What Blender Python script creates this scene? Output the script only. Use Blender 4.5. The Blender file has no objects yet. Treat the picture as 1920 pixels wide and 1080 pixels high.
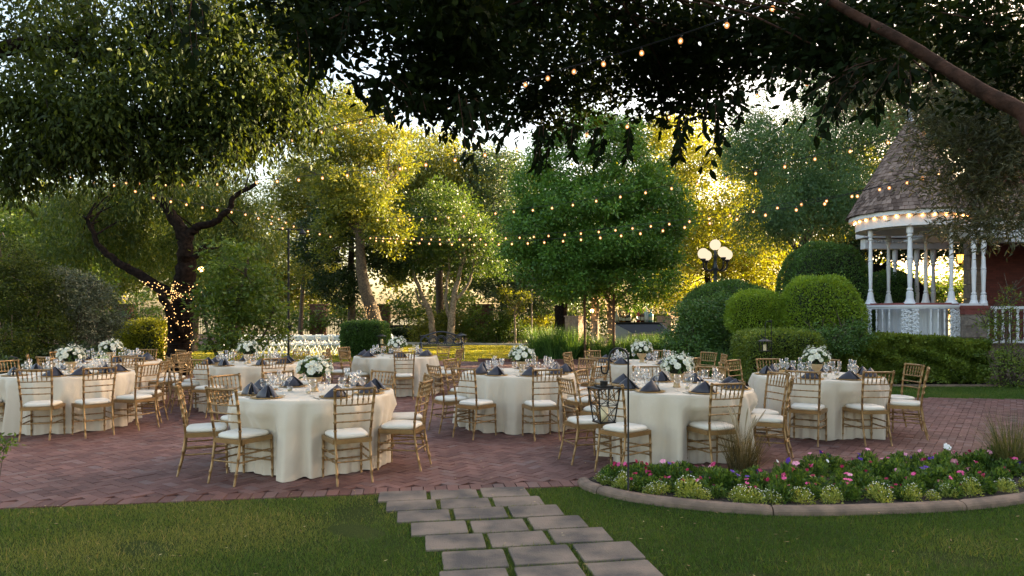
import bpy, bmesh, math, random
import numpy as np
from mathutils import Vector, Matrix
R = math.radians
PI = math.pi
random.seed(7)
rng = np.random.default_rng(7)
sc = bpy.context.scene
col = sc.collection

# ------------------------------------------------------------------ camera
H, F, HY = 1.6, 1280.0, 592.0
cam = bpy.data.cameras.new('camera')
cam.sensor_width = 36.0
cam.lens = 24.0
cam.shift_y = (HY - 540.0) / 1920.0
cam.clip_end = 600.0
cam.clip_start = 0.05
cam_o = bpy.data.objects.new('camera', cam)
cam_o.location = (0, 0, H)
cam_o.rotation_euler = (R(90), 0, 0)
col.objects.link(cam_o)
sc.camera = cam_o
# ------------------------------------------------------------------ world, sun, exposure
SUN_EL = R(14)
SUN_AZ = R(62)          # from +Y towards +X
w = bpy.data.worlds.new('World')
sc.world = w
w.use_nodes = True
wn = w.node_tree
bg = wn.nodes['Background']
sky = wn.nodes.new('ShaderNodeTexSky')
sky.sky_type = 'NISHITA'
sky.sun_disc = False
sky.sun_elevation = SUN_EL
sky.sun_rotation = SUN_AZ
sky.dust_density = 3.0
sky.ozone_density = 0.6
sky.air_density = 1.0
tint = wn.nodes.new('ShaderNodeVectorMath'); tint.operation = 'MULTIPLY'
tint.inputs[1].default_value = (1.11, .98, .86)
wn.links.new(sky.outputs[0], tint.inputs[0])
wn.links.new(tint.outputs[0], bg.inputs[0])
bg.inputs[1].default_value = 0.10
sun = bpy.data.lights.new('sun', 'SUN')
sun.energy = 5.0
sun.angle = R(0.6)
sun.color = (1.0, 0.78, 0.45)
sun_o = bpy.data.objects.new('sun', sun)
sd = Vector((math.sin(SUN_AZ) * math.cos(SUN_EL), math.cos(SUN_AZ) * math.cos(SUN_EL), math.sin(SUN_EL)))
sun_o.rotation_euler = sd.to_track_quat('Z', 'Y').to_euler()
sun_o.location = (30, 30, 20)
col.objects.link(sun_o)
sc.view_settings.view_transform = 'Standard'
sc.view_settings.look = 'None'
sc.view_settings.exposure = 2.88
sc.view_settings.gamma = 1.0
cy = sc.cycles
cy.use_denoising = True
cy.max_bounces = 6
cy.diffuse_bounces = 3
cy.glossy_bounces = 2
cy.transmission_bounces = 4
cy.transparent_max_bounces = 12
cy.sample_clamp_indirect = 4.0
cy.caustics_reflective = False
cy.caustics_refractive = False

# ------------------------------------------------------------------ helpers
def at(px, py, Y):
    return Vector(((px - 960.0) * Y / F, Y, H - (py - HY) * Y / F))
def gnd(px, py, z=0.0):
    d = F * (H - z) / (py - HY)
    return Vector(((px - 960.0) * d / F, d, z))

def tag(o, label=None, cat=None, group=None, kind=None):
    if label: o['label'] = label
    if cat: o['category'] = cat
    if group: o['group'] = group
    if kind: o['kind'] = kind
    return o
def empty(name, loc=(0, 0, 0), rz=0.0):
    o = bpy.data.objects.new(name, None)
    o.empty_display_size = 0.1
    o.location = loc
    o.rotation_euler = (0, 0, rz)
    col.objects.link(o)
    return o
def link(name, me, mat=None, parent=None, loc=None, rz=None):
    o = bpy.data.objects.new(name, me)
    if mat is not None and len(me.materials) == 0:
        for m_ in (mat if isinstance(mat, (list, tuple)) else [mat]):
            me.materials.append(m_)
    col.objects.link(o)
    if parent is not None: o.parent = parent
    if loc is not None: o.location = loc
    if rz is not None: o.rotation_euler = (0, 0, rz)
    return o
KIDS = {}
def copy_tree(o, parent=None):
    c = o.copy()
    col.objects.link(c)
    if parent is not None: c.parent = parent
    for ch in o.children:
        copy_tree(ch, c)
    return c

class MB:
    """collects boxes, tubes and lathes into one mesh"""
    def __init__(s):
        s.v = []; s.f = []; s.mi = []; s.r = []
    def add(s, vs, fs, mi=0, r=None):
        b = len(s.v)
        s.v.extend([tuple(q) for q in vs])
        s.f.extend([tuple(b + i for i in f) for f in fs])
        s.mi.extend([mi] * len(fs))
        s.r.extend([random.random() if r is None else r] * len(vs))
        return s
    def box(s, c, d, rz=0.0, mi=0, rot=None, r=None):
        hx, hy, hz = d[0] / 2, d[1] / 2, d[2] / 2
        M = rot if rot is not None else Matrix.Rotation(rz, 3, 'Z')
        vs = [Vector(c) + M @ Vector((x * hx, y * hy, z * hz)) for z in (-1, 1) for y in (-1, 1) for x in (-1, 1)]
        return s.add(vs, [(0, 2, 3, 1), (4, 5, 7, 6), (0, 1, 5, 4), (2, 6, 7, 3), (0, 4, 6, 2), (1, 3, 7, 5)], mi, r)
    def tube(s, pts, rad, n=8, mi=0, cap=True, r=None):
        pts = [Vector(p) for p in pts]
        if not hasattr(rad, '__len__'): rad = [rad] * len(pts)
        vs = []; fs = []
        up = Vector((0, 0, 1))
        prev = None
        for i, p in enumerate(pts):
            a = pts[max(i - 1, 0)]; b = pts[min(i + 1, len(pts) - 1)]
            t = (b - a)
            if t.length < 1e-9: t = Vector((0, 0, 1))
            t.normalize()
            if prev is None:
                x = t.cross(up)
                if x.length < 0.05: x = t.cross(Vector((0, 1, 0)))
            else:
                x = prev - t * prev.dot(t)
            x.normalize(); prev = x
            y = t.cross(x)
            for k in range(n):
                a_ = 2 * PI * k / n
                vs.append(p + (x * math.cos(a_) + y * math.sin(a_)) * rad[i])
        for i in range(len(pts) - 1):
            for k in range(n):
                k2 = (k + 1) % n
                fs.append((i * n + k, i * n + k2, (i + 1) * n + k2, (i + 1) * n + k))
        if cap:
            fs.append(tuple(range(n))); fs.append(tuple((len(pts) - 1) * n + k for k in reversed(range(n))))
        return s.add(vs, fs, mi, r)
    def lathe(s, prof, n=16, c=(0, 0, 0), mi=0, r=None, capb=True, capt=True):
        vs = []; fs = []
        for (rr, z) in prof:
            for k in range(n):
                a = 2 * PI * k / n
                vs.append((c[0] + rr * math.cos(a), c[1] + rr * math.sin(a), c[2] + z))
        for i in range(len(prof) - 1):
            for k in range(n):
                k2 = (k + 1) % n
                fs.append((i * n + k, i * n + k2, (i + 1) * n + k2, (i + 1) * n + k))
        if capb: fs.append(tuple(reversed(range(n))))
        if capt: fs.append(tuple((len(prof) - 1) * n + k for k in range(n)))
        return s.add(vs, fs, mi, r)
    def ring(s, c, r0, r1, z0, z1, a0=0, a1=2 * PI, n=64, mi=0):
        vs = []; fs = []
        full = abs(a1 - a0 - 2 * PI) < 1e-6
        m = n if full else n + 1
        for k in range(m):
            a = a0 + (a1 - a0) * k / n
            for (rr, z) in ((r0, z0), (r1, z0), (r1, z1), (r0, z1)):
                vs.append((c[0] + rr * math.cos(a), c[1] + rr * math.sin(a), z))
        for k in range(n):
            b = k * 4; e = ((k + 1) % m) * 4
            for j in range(4):
                j2 = (j + 1) % 4
                fs.append((b + j, b + j2, e + j2, e + j))
        if not full:
            fs.append((0, 3, 2, 1)); fs.append(tuple((m - 1) * 4 + j for j in range(4)))
        return s.add(vs, fs, mi)
    def mesh(s, name, smooth=False):
        me = bpy.data.meshes.new(name)
        me.from_pydata(s.v, [], s.f)
        me.polygons.foreach_set('material_index', s.mi)
        at_ = me.attributes.new('rnd', 'FLOAT', 'POINT')
        at_.data.foreach_set('value', s.r)
        if smooth: me.polygons.foreach_set('use_smooth', [True] * len(s.f))
        me.validate(); me.update()
        return me
    def build(s, name, mat, parent=None, smooth=False, loc=None, rz=None):
        return link(name, s.mesh(name, smooth), mat, parent, loc, rz)

def fast_mesh(name, verts, nper, rnd, extra=None, smooth=False):
    """verts (N, nper, 3) -> N ngons; extra = MB core appended with material index 1"""
    N = len(verts)
    ev = np.zeros((0, 3)); ef = []; er = []
    if extra is not None:
        ev = np.array([tuple(v) for v in extra.v]).reshape(-1, 3); ef = extra.f; er = extra.r
    V = np.concatenate([verts.reshape(-1, 3), ev]) if len(ev) else verts.reshape(-1, 3)
    me = bpy.data.meshes.new(name)
    me.vertices.add(len(V))
    me.vertices.foreach_set('co', V.astype(np.float32).ravel())
    base = N * nper
    loops = np.arange(base)
    starts = np.arange(N) * nper
    if ef:
        el = []; es = []; p = base
        for f in ef:
            es.append(p); el.extend([base + i for i in f]); p += len(f)
        loops = np.concatenate([loops, np.array(el)]); starts = np.concatenate([starts, np.array(es)])
    me.loops.add(len(loops))
    me.loops.foreach_set('vertex_index', loops.astype(np.int32))
    me.polygons.add(len(starts))
    me.polygons.foreach_set('loop_start', starts.astype(np.int32))
    mi = np.zeros(len(starts), dtype=np.int32); mi[N:] = 1
    me.polygons.foreach_set('material_index', mi)
    a = me.attributes.new('rnd', 'FLOAT', 'POINT')
    rv = np.concatenate([np.repeat(rnd, nper), np.array(er)]) if len(er) else np.repeat(rnd, nper)
    a.data.foreach_set('value', rv.astype(np.float32))
    if smooth: me.polygons.foreach_set('use_smooth', np.ones(len(starts), dtype=bool))
    me.update(calc_edges=True)
    return me

def unit(v):
    return v / np.maximum(np.linalg.norm(v, axis=1, keepdims=True), 1e-9)
def leaf_verts(P, D, L, Wd, shape='leaf', flat=0.0, Nn=None):
    """P (N,3) base points, D (N,3) leaf direction, L,Wd lengths -> verts"""
    N = len(P)
    D = unit(D)
    A = rng.normal(size=(N, 3)) if Nn is None else np.cross(Nn, D)
    if flat > 0: A[:, 2] *= (1 - flat)
    S = unit(np.cross(D, unit(np.cross(D, A))) if Nn is None else A)
    S = unit(S - D * (S * D).sum(1, keepdims=True))
    L = L[:, None]; Wd = Wd[:, None]
    if shape == 'kite':
        return np.stack([P, P + D * L * .45 + S * Wd * .5, P + D * L, P + D * L * .45 - S * Wd * .5], 1), 4
    if shape == 'blade':
        return np.stack([P - S * Wd * .5, P + S * Wd * .5, P + D * L], 1), 3
    N3 = unit(np.cross(D, S))
    cup = N3 * L * .07
    return np.stack([P, P + D * L * .28 + S * Wd * .46 + cup, P + D * L * .62 + S * Wd * .42 + cup, P + D * L - cup,
                     P + D * L * .62 - S * Wd * .42 + cup, P + D * L * .28 - S * Wd * .46 + cup], 1), 6

# ------------------------------------------------------------------ materials
MAT = {}
def nm(name):
    m = bpy.data.materials.new(name); m.use_nodes = True
    MAT[name] = m
    nt = m.node_tree
    return m, nt, nt.nodes['Principled BSDF'], nt.nodes['Material Output']
def node(nt, t, **k):
    n = nt.nodes.new(t)
    for a, b in k.items(): setattr(n, a, b)
    return n
def pbr(name, c, rough=.6, metal=0.0, spec=.5, var=0.0, scale=8.0, bump=0.0, bscale=60.0, c2=None, coord='Object', sheen=0.0):
    m, nt, p, o = nm(name)
    p.inputs['Base Color'].default_value = (*c, 1)
    p.inputs['Roughness'].default_value = rough
    p.inputs['Metallic'].default_value = metal
    p.inputs['Specular IOR Level'].default_value = spec
    if sheen: p.inputs['Sheen Weight'].default_value = sheen
    tc = node(nt, 'ShaderNodeTexCoord')
    if coord == 'World':
        tc = node(nt, 'ShaderNodeNewGeometry'); coord = 'Position'
    if var > 0 or c2:
        n = node(nt, 'ShaderNodeTexNoise'); n.inputs['Scale'].default_value = scale; n.inputs['Detail'].default_value = 6
        nt.links.new(tc.outputs[coord], n.inputs['Vector'])
        r = node(nt, 'ShaderNodeValToRGB')
        lo = c2 if c2 else tuple(x * (1 - var) for x in c)
        hi = c if c2 else tuple(min(1, x * (1 + var)) for x in c)
        r.color_ramp.elements[0].position = .38 if c2 else .32; r.color_ramp.elements[1].position = .62 if c2 else .68
        r.color_ramp.elements[0].color = (*lo, 1); r.color_ramp.elements[1].color = (*hi, 1)
        nt.links.new(n.outputs['Fac'], r.inputs[0]); nt.links.new(r.outputs[0], p.inputs['Base Color'])
    if bump > 0:
        n = node(nt, 'ShaderNodeTexNoise'); n.inputs['Scale'].default_value = bscale; n.inputs['Detail'].default_value = 5
        nt.links.new(tc.outputs[coord], n.inputs['Vector'])
        b = node(nt, 'ShaderNodeBump'); b.inputs['Strength'].default_value = bump; b.inputs['Distance'].default_value = .02
        nt.links.new(n.outputs['Fac'], b.inputs['Height']); nt.links.new(b.outputs[0], p.inputs['Normal'])
    return m
def rndmat(name, stops, rough=.7, bump=0.0, bscale=50.0, spec=.3, nvar=.0, nscale=3.0):
    """colour picked per piece by the 'rnd' attribute"""
    m, nt, p, o = nm(name)
    a = node(nt, 'ShaderNodeAttribute', attribute_name='rnd')
    r = node(nt, 'ShaderNodeValToRGB')
    el = r.color_ramp.elements
    while len(el) < len(stops): el.new(.5)
    for i, (pos, c) in enumerate(stops):
        el[i].position = pos; el[i].color = (*c, 1)
    nt.links.new(a.outputs['Fac'], r.inputs[0])
    out = r.outputs[0]
    tc = node(nt, 'ShaderNodeTexCoord')
    if nvar > 0:
        n = node(nt, 'ShaderNodeTexNoise'); n.inputs['Scale'].default_value = nscale; n.inputs['Detail'].default_value = 6
        nt.links.new(tc.outputs['Object'], n.inputs['Vector'])
        mr = node(nt, 'ShaderNodeMapRange'); mr.inputs[1].default_value = .3; mr.inputs[2].default_value = .7
        mr.inputs[3].default_value = 1 - nvar; mr.inputs[4].default_value = 1 + nvar
        nt.links.new(n.outputs['Fac'], mr.inputs[0])
        mx = node(nt, 'ShaderNodeVectorMath', operation='SCALE')
        nt.links.new(out, mx.inputs[0]); nt.links.new(mr.outputs[0], mx.inputs['Scale'])
        out = mx.outputs[0]
    nt.links.new(out, p.inputs['Base Color'])
    p.inputs['Roughness'].default_value = rough
    p.inputs['Specular IOR Level'].default_value = spec
    if bump > 0:
        n = node(nt, 'ShaderNodeTexNoise'); n.inputs['Scale'].default_value = bscale; n.inputs['Detail'].default_value = 5
        nt.links.new(tc.outputs['Object'], n.inputs['Vector'])
        b = node(nt, 'ShaderNodeBump'); b.inputs['Strength'].default_value = bump; b.inputs['Distance'].default_value = .01
        nt.links.new(n.outputs['Fac'], b.inputs['Height']); nt.links.new(b.outputs[0], p.inputs['Normal'])
    return m
def foliage(name, dark, mid, light, trans=(.35, .5), tcol=None, rough=.45, spec=.4):
    m, nt, p, o = nm(name)
    a = node(nt, 'ShaderNodeAttribute', attribute_name='rnd')
    r = node(nt, 'ShaderNodeValToRGB')
    el = r.color_ramp.elements
    el.new(.5)
    for i, c in enumerate((dark, mid, light)):
        el[i].position = (0.05, .5, .97)[i]; el[i].color = (*c, 1)
    nt.links.new(a.outputs['Fac'], r.inputs[0])
    nt.links.new(r.outputs[0], p.inputs['Base Color'])
    p.inputs['Roughness'].default_value = rough
    p.inputs['Specular IOR Level'].default_value = spec
    t = node(nt, 'ShaderNodeBsdfTranslucent')
    mul = node(nt, 'ShaderNodeVectorMath', operation='MULTIPLY')
    nt.links.new(r.outputs[0], mul.inputs[0]); mul.inputs[1].default_value = tcol or (2.6, 2.1, .7)
    nt.links.new(mul.outputs[0], t.inputs['Color'])
    mx = node(nt, 'ShaderNodeMixShader'); mx.inputs[0].default_value = trans[0]
    nt.links.new(p.outputs[0], mx.inputs[1]); nt.links.new(t.outputs[0], mx.inputs[2])
    nt.links.new(mx.outputs[0], o.inputs['Surface'])
    return m
def emit(name, c, s, sample='NONE'):
    m, nt, p, o = nm(name)
    e = node(nt, 'ShaderNodeEmission'); e.inputs[0].default_value = (*c, 1); e.inputs[1].default_value = s
    nt.links.new(e.outputs[0], o.inputs['Surface'])
    m.cycles.emission_sampling = sample
    return m

gold = pbr('gold_paint', (.30, .182, .075), rough=.36, metal=.42, spec=.5, var=.18, scale=14, bump=.1, bscale=120)
cushion_m = pbr('ivory_vinyl', (.74, .69, .60), rough=.42, spec=.4, var=.03, scale=5, bump=.15, bscale=25)
cloth_m = pbr('ivory_satin', (.64, .555, .44), rough=.5, spec=.35, var=.03, scale=2, bump=.5, bscale=7, sheen=.3)
napkin_m = pbr('slate_satin', (.034, .032, .046), rough=.42, spec=.45, var=.15, scale=9, sheen=.15)
charger_m = pbr('gold_charger', (.62, .38, .14), rough=.28, metal=.8)
china_m = pbr('white_china', (.8, .8, .78), rough=.15)
petal_m = pbr('white_petal', (.82, .82, .72), rough=.7, spec=.2, var=.05, scale=40)
vase_m = pbr('gilt_vase', (.50, .36, .20), rough=.45, metal=.3, var=.15, scale=12, bump=.2)
black_iron = pbr('black_iron', (.012, .012, .013), rough=.45, metal=.4, bump=.1)
dark_iron = pbr('grey_iron', (.07, .072, .085), rough=.5, metal=.5)
rust_pole = pbr('rusty_pole', (.10, .045, .022), rough=.8, var=.3, scale=9)
white_paint = pbr('white_paint', (.70, .70, .72), rough=.5, var=.05, scale=3)
white_iron = pbr('white_cast_iron', (.74, .75, .78), rough=.45)
white_plastic = pbr('white_resin', (.78, .78, .76), rough=.4)
drape_m = pbr('white_drape', (.66, .68, .70), rough=.6, bump=.1, bscale=5)
candle_m = pbr('candle_wax', (.75, .63, .38), rough=.5)
candle_m.node_tree.nodes['Principled BSDF'].inputs['Subsurface Weight'].default_value = 0.0
bark = pbr('grey_brown_bark', (.10, .075, .052), rough=.95, c2=(.045, .033, .024), scale=14, bump=1.0, bscale=26)
dark_bark = pbr('dark_bark', (.018, .012, .009), rough=1.0, spec=.1, c2=(.006, .004, .003), scale=12, bump=1.0, bscale=20)
pale_bark = pbr('pale_bark', (.30, .23, .16), rough=.9, c2=(.14, .10, .07), scale=10, bump=.6, bscale=24)
soil = pbr('dark_soil', (.055, .038, .027), rough=1.0, c2=(.02, .014, .01), scale=30, bump=1.0, bscale=60)
concrete_tan = pbr('tan_concrete', (.27, .185, .135), rough=.85, c2=(.17, .12, .09), scale=7, bump=.5, bscale=160)
path_conc = pbr('pale_gravel_edge', (.42, .38, .33), rough=.9, var=.2, scale=3)
steel_m = pbr('steel_side', (.22, .23, .26), rough=.4, metal=.3)
dark_top = pbr('dark_counter', (.035, .03, .028), rough=.35)

def glass_mat(name='clear_glass', tint=(1, 1, 1), base=.05):
    m, nt, p, o = nm(name)
    tr = node(nt, 'ShaderNodeBsdfTransparent'); tr.inputs[0].default_value = (*tint, 1)
    gl = node(nt, 'ShaderNodeBsdfGlossy'); gl.inputs['Roughness'].default_value = .03
    lw = node(nt, 'ShaderNodeLayerWeight'); lw.inputs[0].default_value = .35
    mr = node(nt, 'ShaderNodeMapRange'); mr.inputs[3].default_value = base; mr.inputs[4].default_value = .5
    nt.links.new(lw.outputs['Facing'], mr.inputs[0])
    mx = node(nt, 'ShaderNodeMixShader')
    nt.links.new(mr.outputs[0], mx.inputs[0]); nt.links.new(tr.outputs[0], mx.inputs[1]); nt.links.new(gl.outputs[0], mx.inputs[2])
    nt.links.new(mx.outputs[0], o.inputs['Surface'])
    return m
glass = glass_mat()
bulb_m = emit('warm_bulb', (1.0, .55, .25), 3.0)
fairy_m = emit('fairy_bulb', (1.0, .55, .20), .55)
eave_bulb_m = emit('eave_bulb', (1.0, .42, .12), 5.0, 'AUTO')
globe_m = emit('lamp_globe_glow', (1.0, .80, .55), .155, 'AUTO')
lantern_glow = emit('lantern_glow', (1.0, .42, .08), 3.2, 'AUTO')
flood_m = emit('small_flood_glow', (1.0, .55, .18), 3.0, 'AUTO')

# foliage colours
f_dark = foliage('leaf_dark', (.012, .026, .008), (.022, .045, .012), (.04, .075, .02), trans=(.22, 0))
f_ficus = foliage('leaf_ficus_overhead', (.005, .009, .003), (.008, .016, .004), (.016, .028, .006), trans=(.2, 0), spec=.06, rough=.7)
f_left = foliage('leaf_left_canopy', (.012, .022, .004), (.032, .052, .009), (.08, .11, .02), trans=(.35, 0), spec=.2, rough=.55)
f_mid = foliage('leaf_mid', (.035, .065, .010), (.07, .125, .018), (.13, .19, .03), trans=(.35, 0))
f_top = foliage('leaf_topiary_tree', (.032, .085, .013), (.065, .155, .022), (.13, .26, .04), trans=(.25, 0))
f_olive = foliage('leaf_olive', (.035, .042, .02), (.07, .078, .04), (.15, .155, .09), trans=(.2, 0), spec=.25)
f_willow = foliage('leaf_willow', (.025, .05, .010), (.06, .10, .018), (.16, .18, .03), trans=(.4, 0))
f_sun_yellow = foliage('leaf_sun_yellow', (.075, .09, .012), (.16, .17, .018), (.28, .26, .025), trans=(.5, 0), tcol=(1.9, 1.8, .45))  # low sunlight on the leaves put into their yellow
f_yel = foliage('leaf_yellowgreen', (.045, .075, .015), (.10, .130, .022), (.21, .21, .03), trans=(.42, 0), tcol=(2.2, 1.8, .5))
f_blue = foliage('leaf_bluegreen', (.022, .045, .026), (.042, .078, .042), (.07, .12, .055), trans=(.28, 0))
f_feather = foliage('leaf_feathery', (.035, .085, .035), (.065, .135, .05), (.11, .19, .06), trans=(.3, 0))
f_greysh = foliage('leaf_grey_shrub', (.035, .05, .03), (.065, .085, .05), (.12, .14, .085), trans=(.15, 0))
f_lime = foliage('leaf_lime_topiary', (.085, .155, .012), (.16, .26, .02), (.27, .37, .035), trans=(.25, 0))
f_hedge = foliage('leaf_hedge', (.045, .08, .012), (.11, .17, .025), (.22, .28, .045), trans=(.28, 0))
f_cliph = foliage('leaf_clipped', (.028, .07, .015), (.055, .12, .022), (.10, .19, .035), trans=(.2, 0))
f_grass = foliage('grass_blade', (.028, .068, .006), (.064, .125, .011), (.20, .20, .05), trans=(.3, 0), tcol=(2, 1.9, .8))
f_reed = foliage('reed_blade', (.03, .08, .02), (.06, .14, .03), (.12, .22, .05), trans=(.3, 0))
f_tuft = foliage('tuft_blade', (.05, .045, .02), (.10, .085, .035), (.22, .17, .09), trans=(.25, 0))
f_bed = foliage('bed_leaf', (.03, .07, .013), (.07, .14, .025), (.15, .24, .045), trans=(.25, 0))
f_alys = foliage('alyssum_leaf', (.12, .17, .035), (.22, .28, .06), (.34, .38, .10), trans=(.25, 0))
f_arr = foliage('bouquet_leaf', (.03, .07, .02), (.06, .12, .03), (.11, .18, .05), trans=(.2, 0))
core_m = pbr('twig_core', (.012, .018, .007), rough=1.0, var=.4, scale=20)

# ------------------------------------------------------------------ ground, patio, lawns
def poly_sheet(name, pts, z, mat, kind='structure'):
    me = bpy.data.meshes.new(name)
    me.from_pydata([(p[0], p[1], z) for p in pts], [], [tuple(range(len(pts)))])
    me.update()
    o = link(name, me, mat)
    tag(o, kind=kind)
    return o
def lawn_material(name, a, b, c):
    m, nt, p, o = nm(name)
    tc = node(nt, 'ShaderNodeTexCoord')
    n1 = node(nt, 'ShaderNodeTexNoise'); n1.inputs['Scale'].default_value = 1.1; n1.inputs['Detail'].default_value = 4
    n2 = node(nt, 'ShaderNodeTexNoise'); n2.inputs['Scale'].default_value = 90; n2.inputs['Detail'].default_value = 3
    for n in (n1, n2): nt.links.new(tc.outputs['Object'], n.inputs['Vector'])
    r = node(nt, 'ShaderNodeValToRGB')
    r.color_ramp.elements[0].position = .35; r.color_ramp.elements[0].color = (*a, 1)
    r.color_ramp.elements[1].position = .7; r.color_ramp.elements[1].color = (*b, 1)
    nt.links.new(n1.outputs['Fac'], r.inputs[0])
    r2 = node(nt, 'ShaderNodeValToRGB')
    r2.color_ramp.elements[0].position = .4; r2.color_ramp.elements[0].color = (.55, .55, .55, 1)
    r2.color_ramp.elements[1].position = .62; r2.color_ramp.elements[1].color = (*c, 1)
    nt.links.new(n2.outputs['Fac'], r2.inputs[0])
    mx = node(nt, 'ShaderNodeMixRGB', blend_type='MULTIPLY'); mx.inputs[0].default_value = 1
    nt.links.new(r.outputs[0], mx.inputs[1]); nt.links.new(r2.outputs[0], mx.inputs[2])
    nt.links.new(mx.outputs[0], p.inputs['Base Color'])
    p.inputs['Roughness'].default_value = 1.0
    p.inputs['Specular IOR Level'].default_value = .1
    b_ = node(nt, 'ShaderNodeBump'); b_.inputs['Strength'].default_value = .8; b_.inputs['Distance'].default_value = .03
    nt.links.new(n2.outputs['Fac'], b_.inputs['Height']); nt.links.new(b_.outputs[0], p.inputs['Normal'])
    return m
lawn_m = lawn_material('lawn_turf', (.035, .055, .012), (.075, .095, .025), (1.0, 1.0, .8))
farlawn_m = lawn_material('sun_tinted_turf', (.07, .12, .025), (.12, .17, .035), (1.1, 1.1, .8))  # brighter copy of the turf, sunshine put into its colour
ground_m = pbr('dry_ground', (.10, .085, .05), rough=1, c2=(.05, .055, .025), scale=1.5, bump=.6, bscale=20)

poly_sheet('ground', [(-250, -30), (250, -30), (250, 400), (-250, 400)], -.03, ground_m)
SL = .155
def edgeY(x): return 6.33 + SL * x
ang = math.atan(SL)
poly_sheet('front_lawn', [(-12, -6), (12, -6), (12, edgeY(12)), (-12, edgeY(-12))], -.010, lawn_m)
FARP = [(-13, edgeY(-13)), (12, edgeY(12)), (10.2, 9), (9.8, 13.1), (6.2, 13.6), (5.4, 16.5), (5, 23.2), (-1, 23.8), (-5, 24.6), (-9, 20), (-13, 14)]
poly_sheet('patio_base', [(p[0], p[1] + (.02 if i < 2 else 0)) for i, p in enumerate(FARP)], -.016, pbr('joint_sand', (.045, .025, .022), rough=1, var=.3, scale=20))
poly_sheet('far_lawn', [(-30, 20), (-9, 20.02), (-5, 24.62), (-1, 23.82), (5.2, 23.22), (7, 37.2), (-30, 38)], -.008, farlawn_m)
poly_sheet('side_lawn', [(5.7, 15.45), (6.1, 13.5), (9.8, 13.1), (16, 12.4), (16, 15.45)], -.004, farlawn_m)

# bricks in herringbone, one sheet
def pip(px, py, poly):
    inside = np.zeros(len(px), dtype=bool)
    n = len(poly); j = n - 1
    for i in range(n):
        xi, yi = poly[i][:2]; xj, yj = poly[j][:2]
        c = ((yi > py) != (yj > py)) & (px < (xj - xi) * (py - yi) / (yj - yi + 1e-12) + xi)
        inside ^= c; j = i
    return inside
def bricks():
    u = .093; g = .003
    th = ang + R(45)
    cT, sT = math.cos(th), math.sin(th)
    M = 370
    a, b = np.meshgrid(np.arange(-M, M), np.arange(-M // 2, M // 2))
    a = a.ravel(); b = b.ravel()
    ox = a + 2 * b; oy = a - 2 * b
    rect = []
    for (dx, dy, wx, wy) in ((0, 0, 2, 1), (-1, 0, 1, 2)):
        rect.append(np.stack([ox + dx, oy + dy, np.full(len(ox), wx), np.full(len(ox), wy)], 1))
    Q = np.concatenate(rect).astype(float)
    x0 = Q[:, 0] * u + g; y0 = Q[:, 1] * u + g; x1 = (Q[:, 0] + Q[:, 2]) * u - g; y1 = (Q[:, 1] + Q[:, 3]) * u - g
    def tr(x, y): return x * cT - y * sT, 12 + x * sT + y * cT
    cx, cyy = tr((x0 + x1) / 2, (y0 + y1) / 2)
    poly = [(p[0], p[1] + (.20 if i < 2 else 0)) for i, p in enumerate(FARP)]
    vis = pip(cx, cyy, poly) & (np.abs(cx) < cyy * .80 + .6)
    x0, y0, x1, y1 = x0[vis], y0[vis], x1[vis], y1[vis]
    N = len(x0)
    z = rng.normal(0, .0012, N)[:, None] + rng.normal(0, .0008, (N, 4))
    P = []
    for k, (xx, yy) in enumerate(((x0, y0), (x1, y0), (x1, y1), (x0, y1))):
        X, Y = tr(xx, yy)
        P.append(np.stack([X, Y, z[:, k]], 1))
    V = np.stack(P, 1)
    lo = V.copy(); lo[:, :, 2] = -.02
    faces = [V]
    for k in range(4):
        k2 = (k + 1) % 4
        faces.append(np.stack([lo[:, k], lo[:, k2], V[:, k2], V[:, k]], 1))
    rv = rng.random(N)
    # soldier course along the lawn edge
    ex = np.arange(-13, 8, .107)
    ca, sa = math.cos(ang), math.sin(ang)
    E = []
    for x in ex:
        y = edgeY(x)
        def q(uu, vv): return (x + uu * ca - vv * sa, y + uu * sa + vv * ca)
        zz = random.gauss(.001, .002); pts = [q(.003, .0), q(.103, .0), q(.103, .195), q(.003, .195)]
        t_ = np.array([(p[0], p[1], zz) for p in pts]); l_ = t_.copy(); l_[:, 2] = -.03
        E.append((t_, l_))
    ET = np.array([e[0] for e in E]); EL = np.array([e[1] for e in E])
    fe = [ET]
    for k in range(4):
        k2 = (k + 1) % 4
        fe.append(np.stack([EL[:, k], EL[:, k2], ET[:, k2], ET[:, k]], 1))
    re_ = rng.random(len(ET))
    allv = np.concatenate(faces + fe)
    allr = np.concatenate([np.tile(rv, 5), np.tile(re_, 5)])
    return fast_mesh('brick_patio', allv, 4, allr)
brick_m = rndmat('red_paver', [(0, (.115, .050, .041)), (.45, (.155, .072, .058)), (.8, (.195, .094, .077)), (1, (.17, .105, .095))], rough=.72, bump=.35, bscale=180, spec=.35, nvar=.24, nscale=1.3)
tag(link('brick_patio', bricks(), brick_m), kind='structure')

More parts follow.
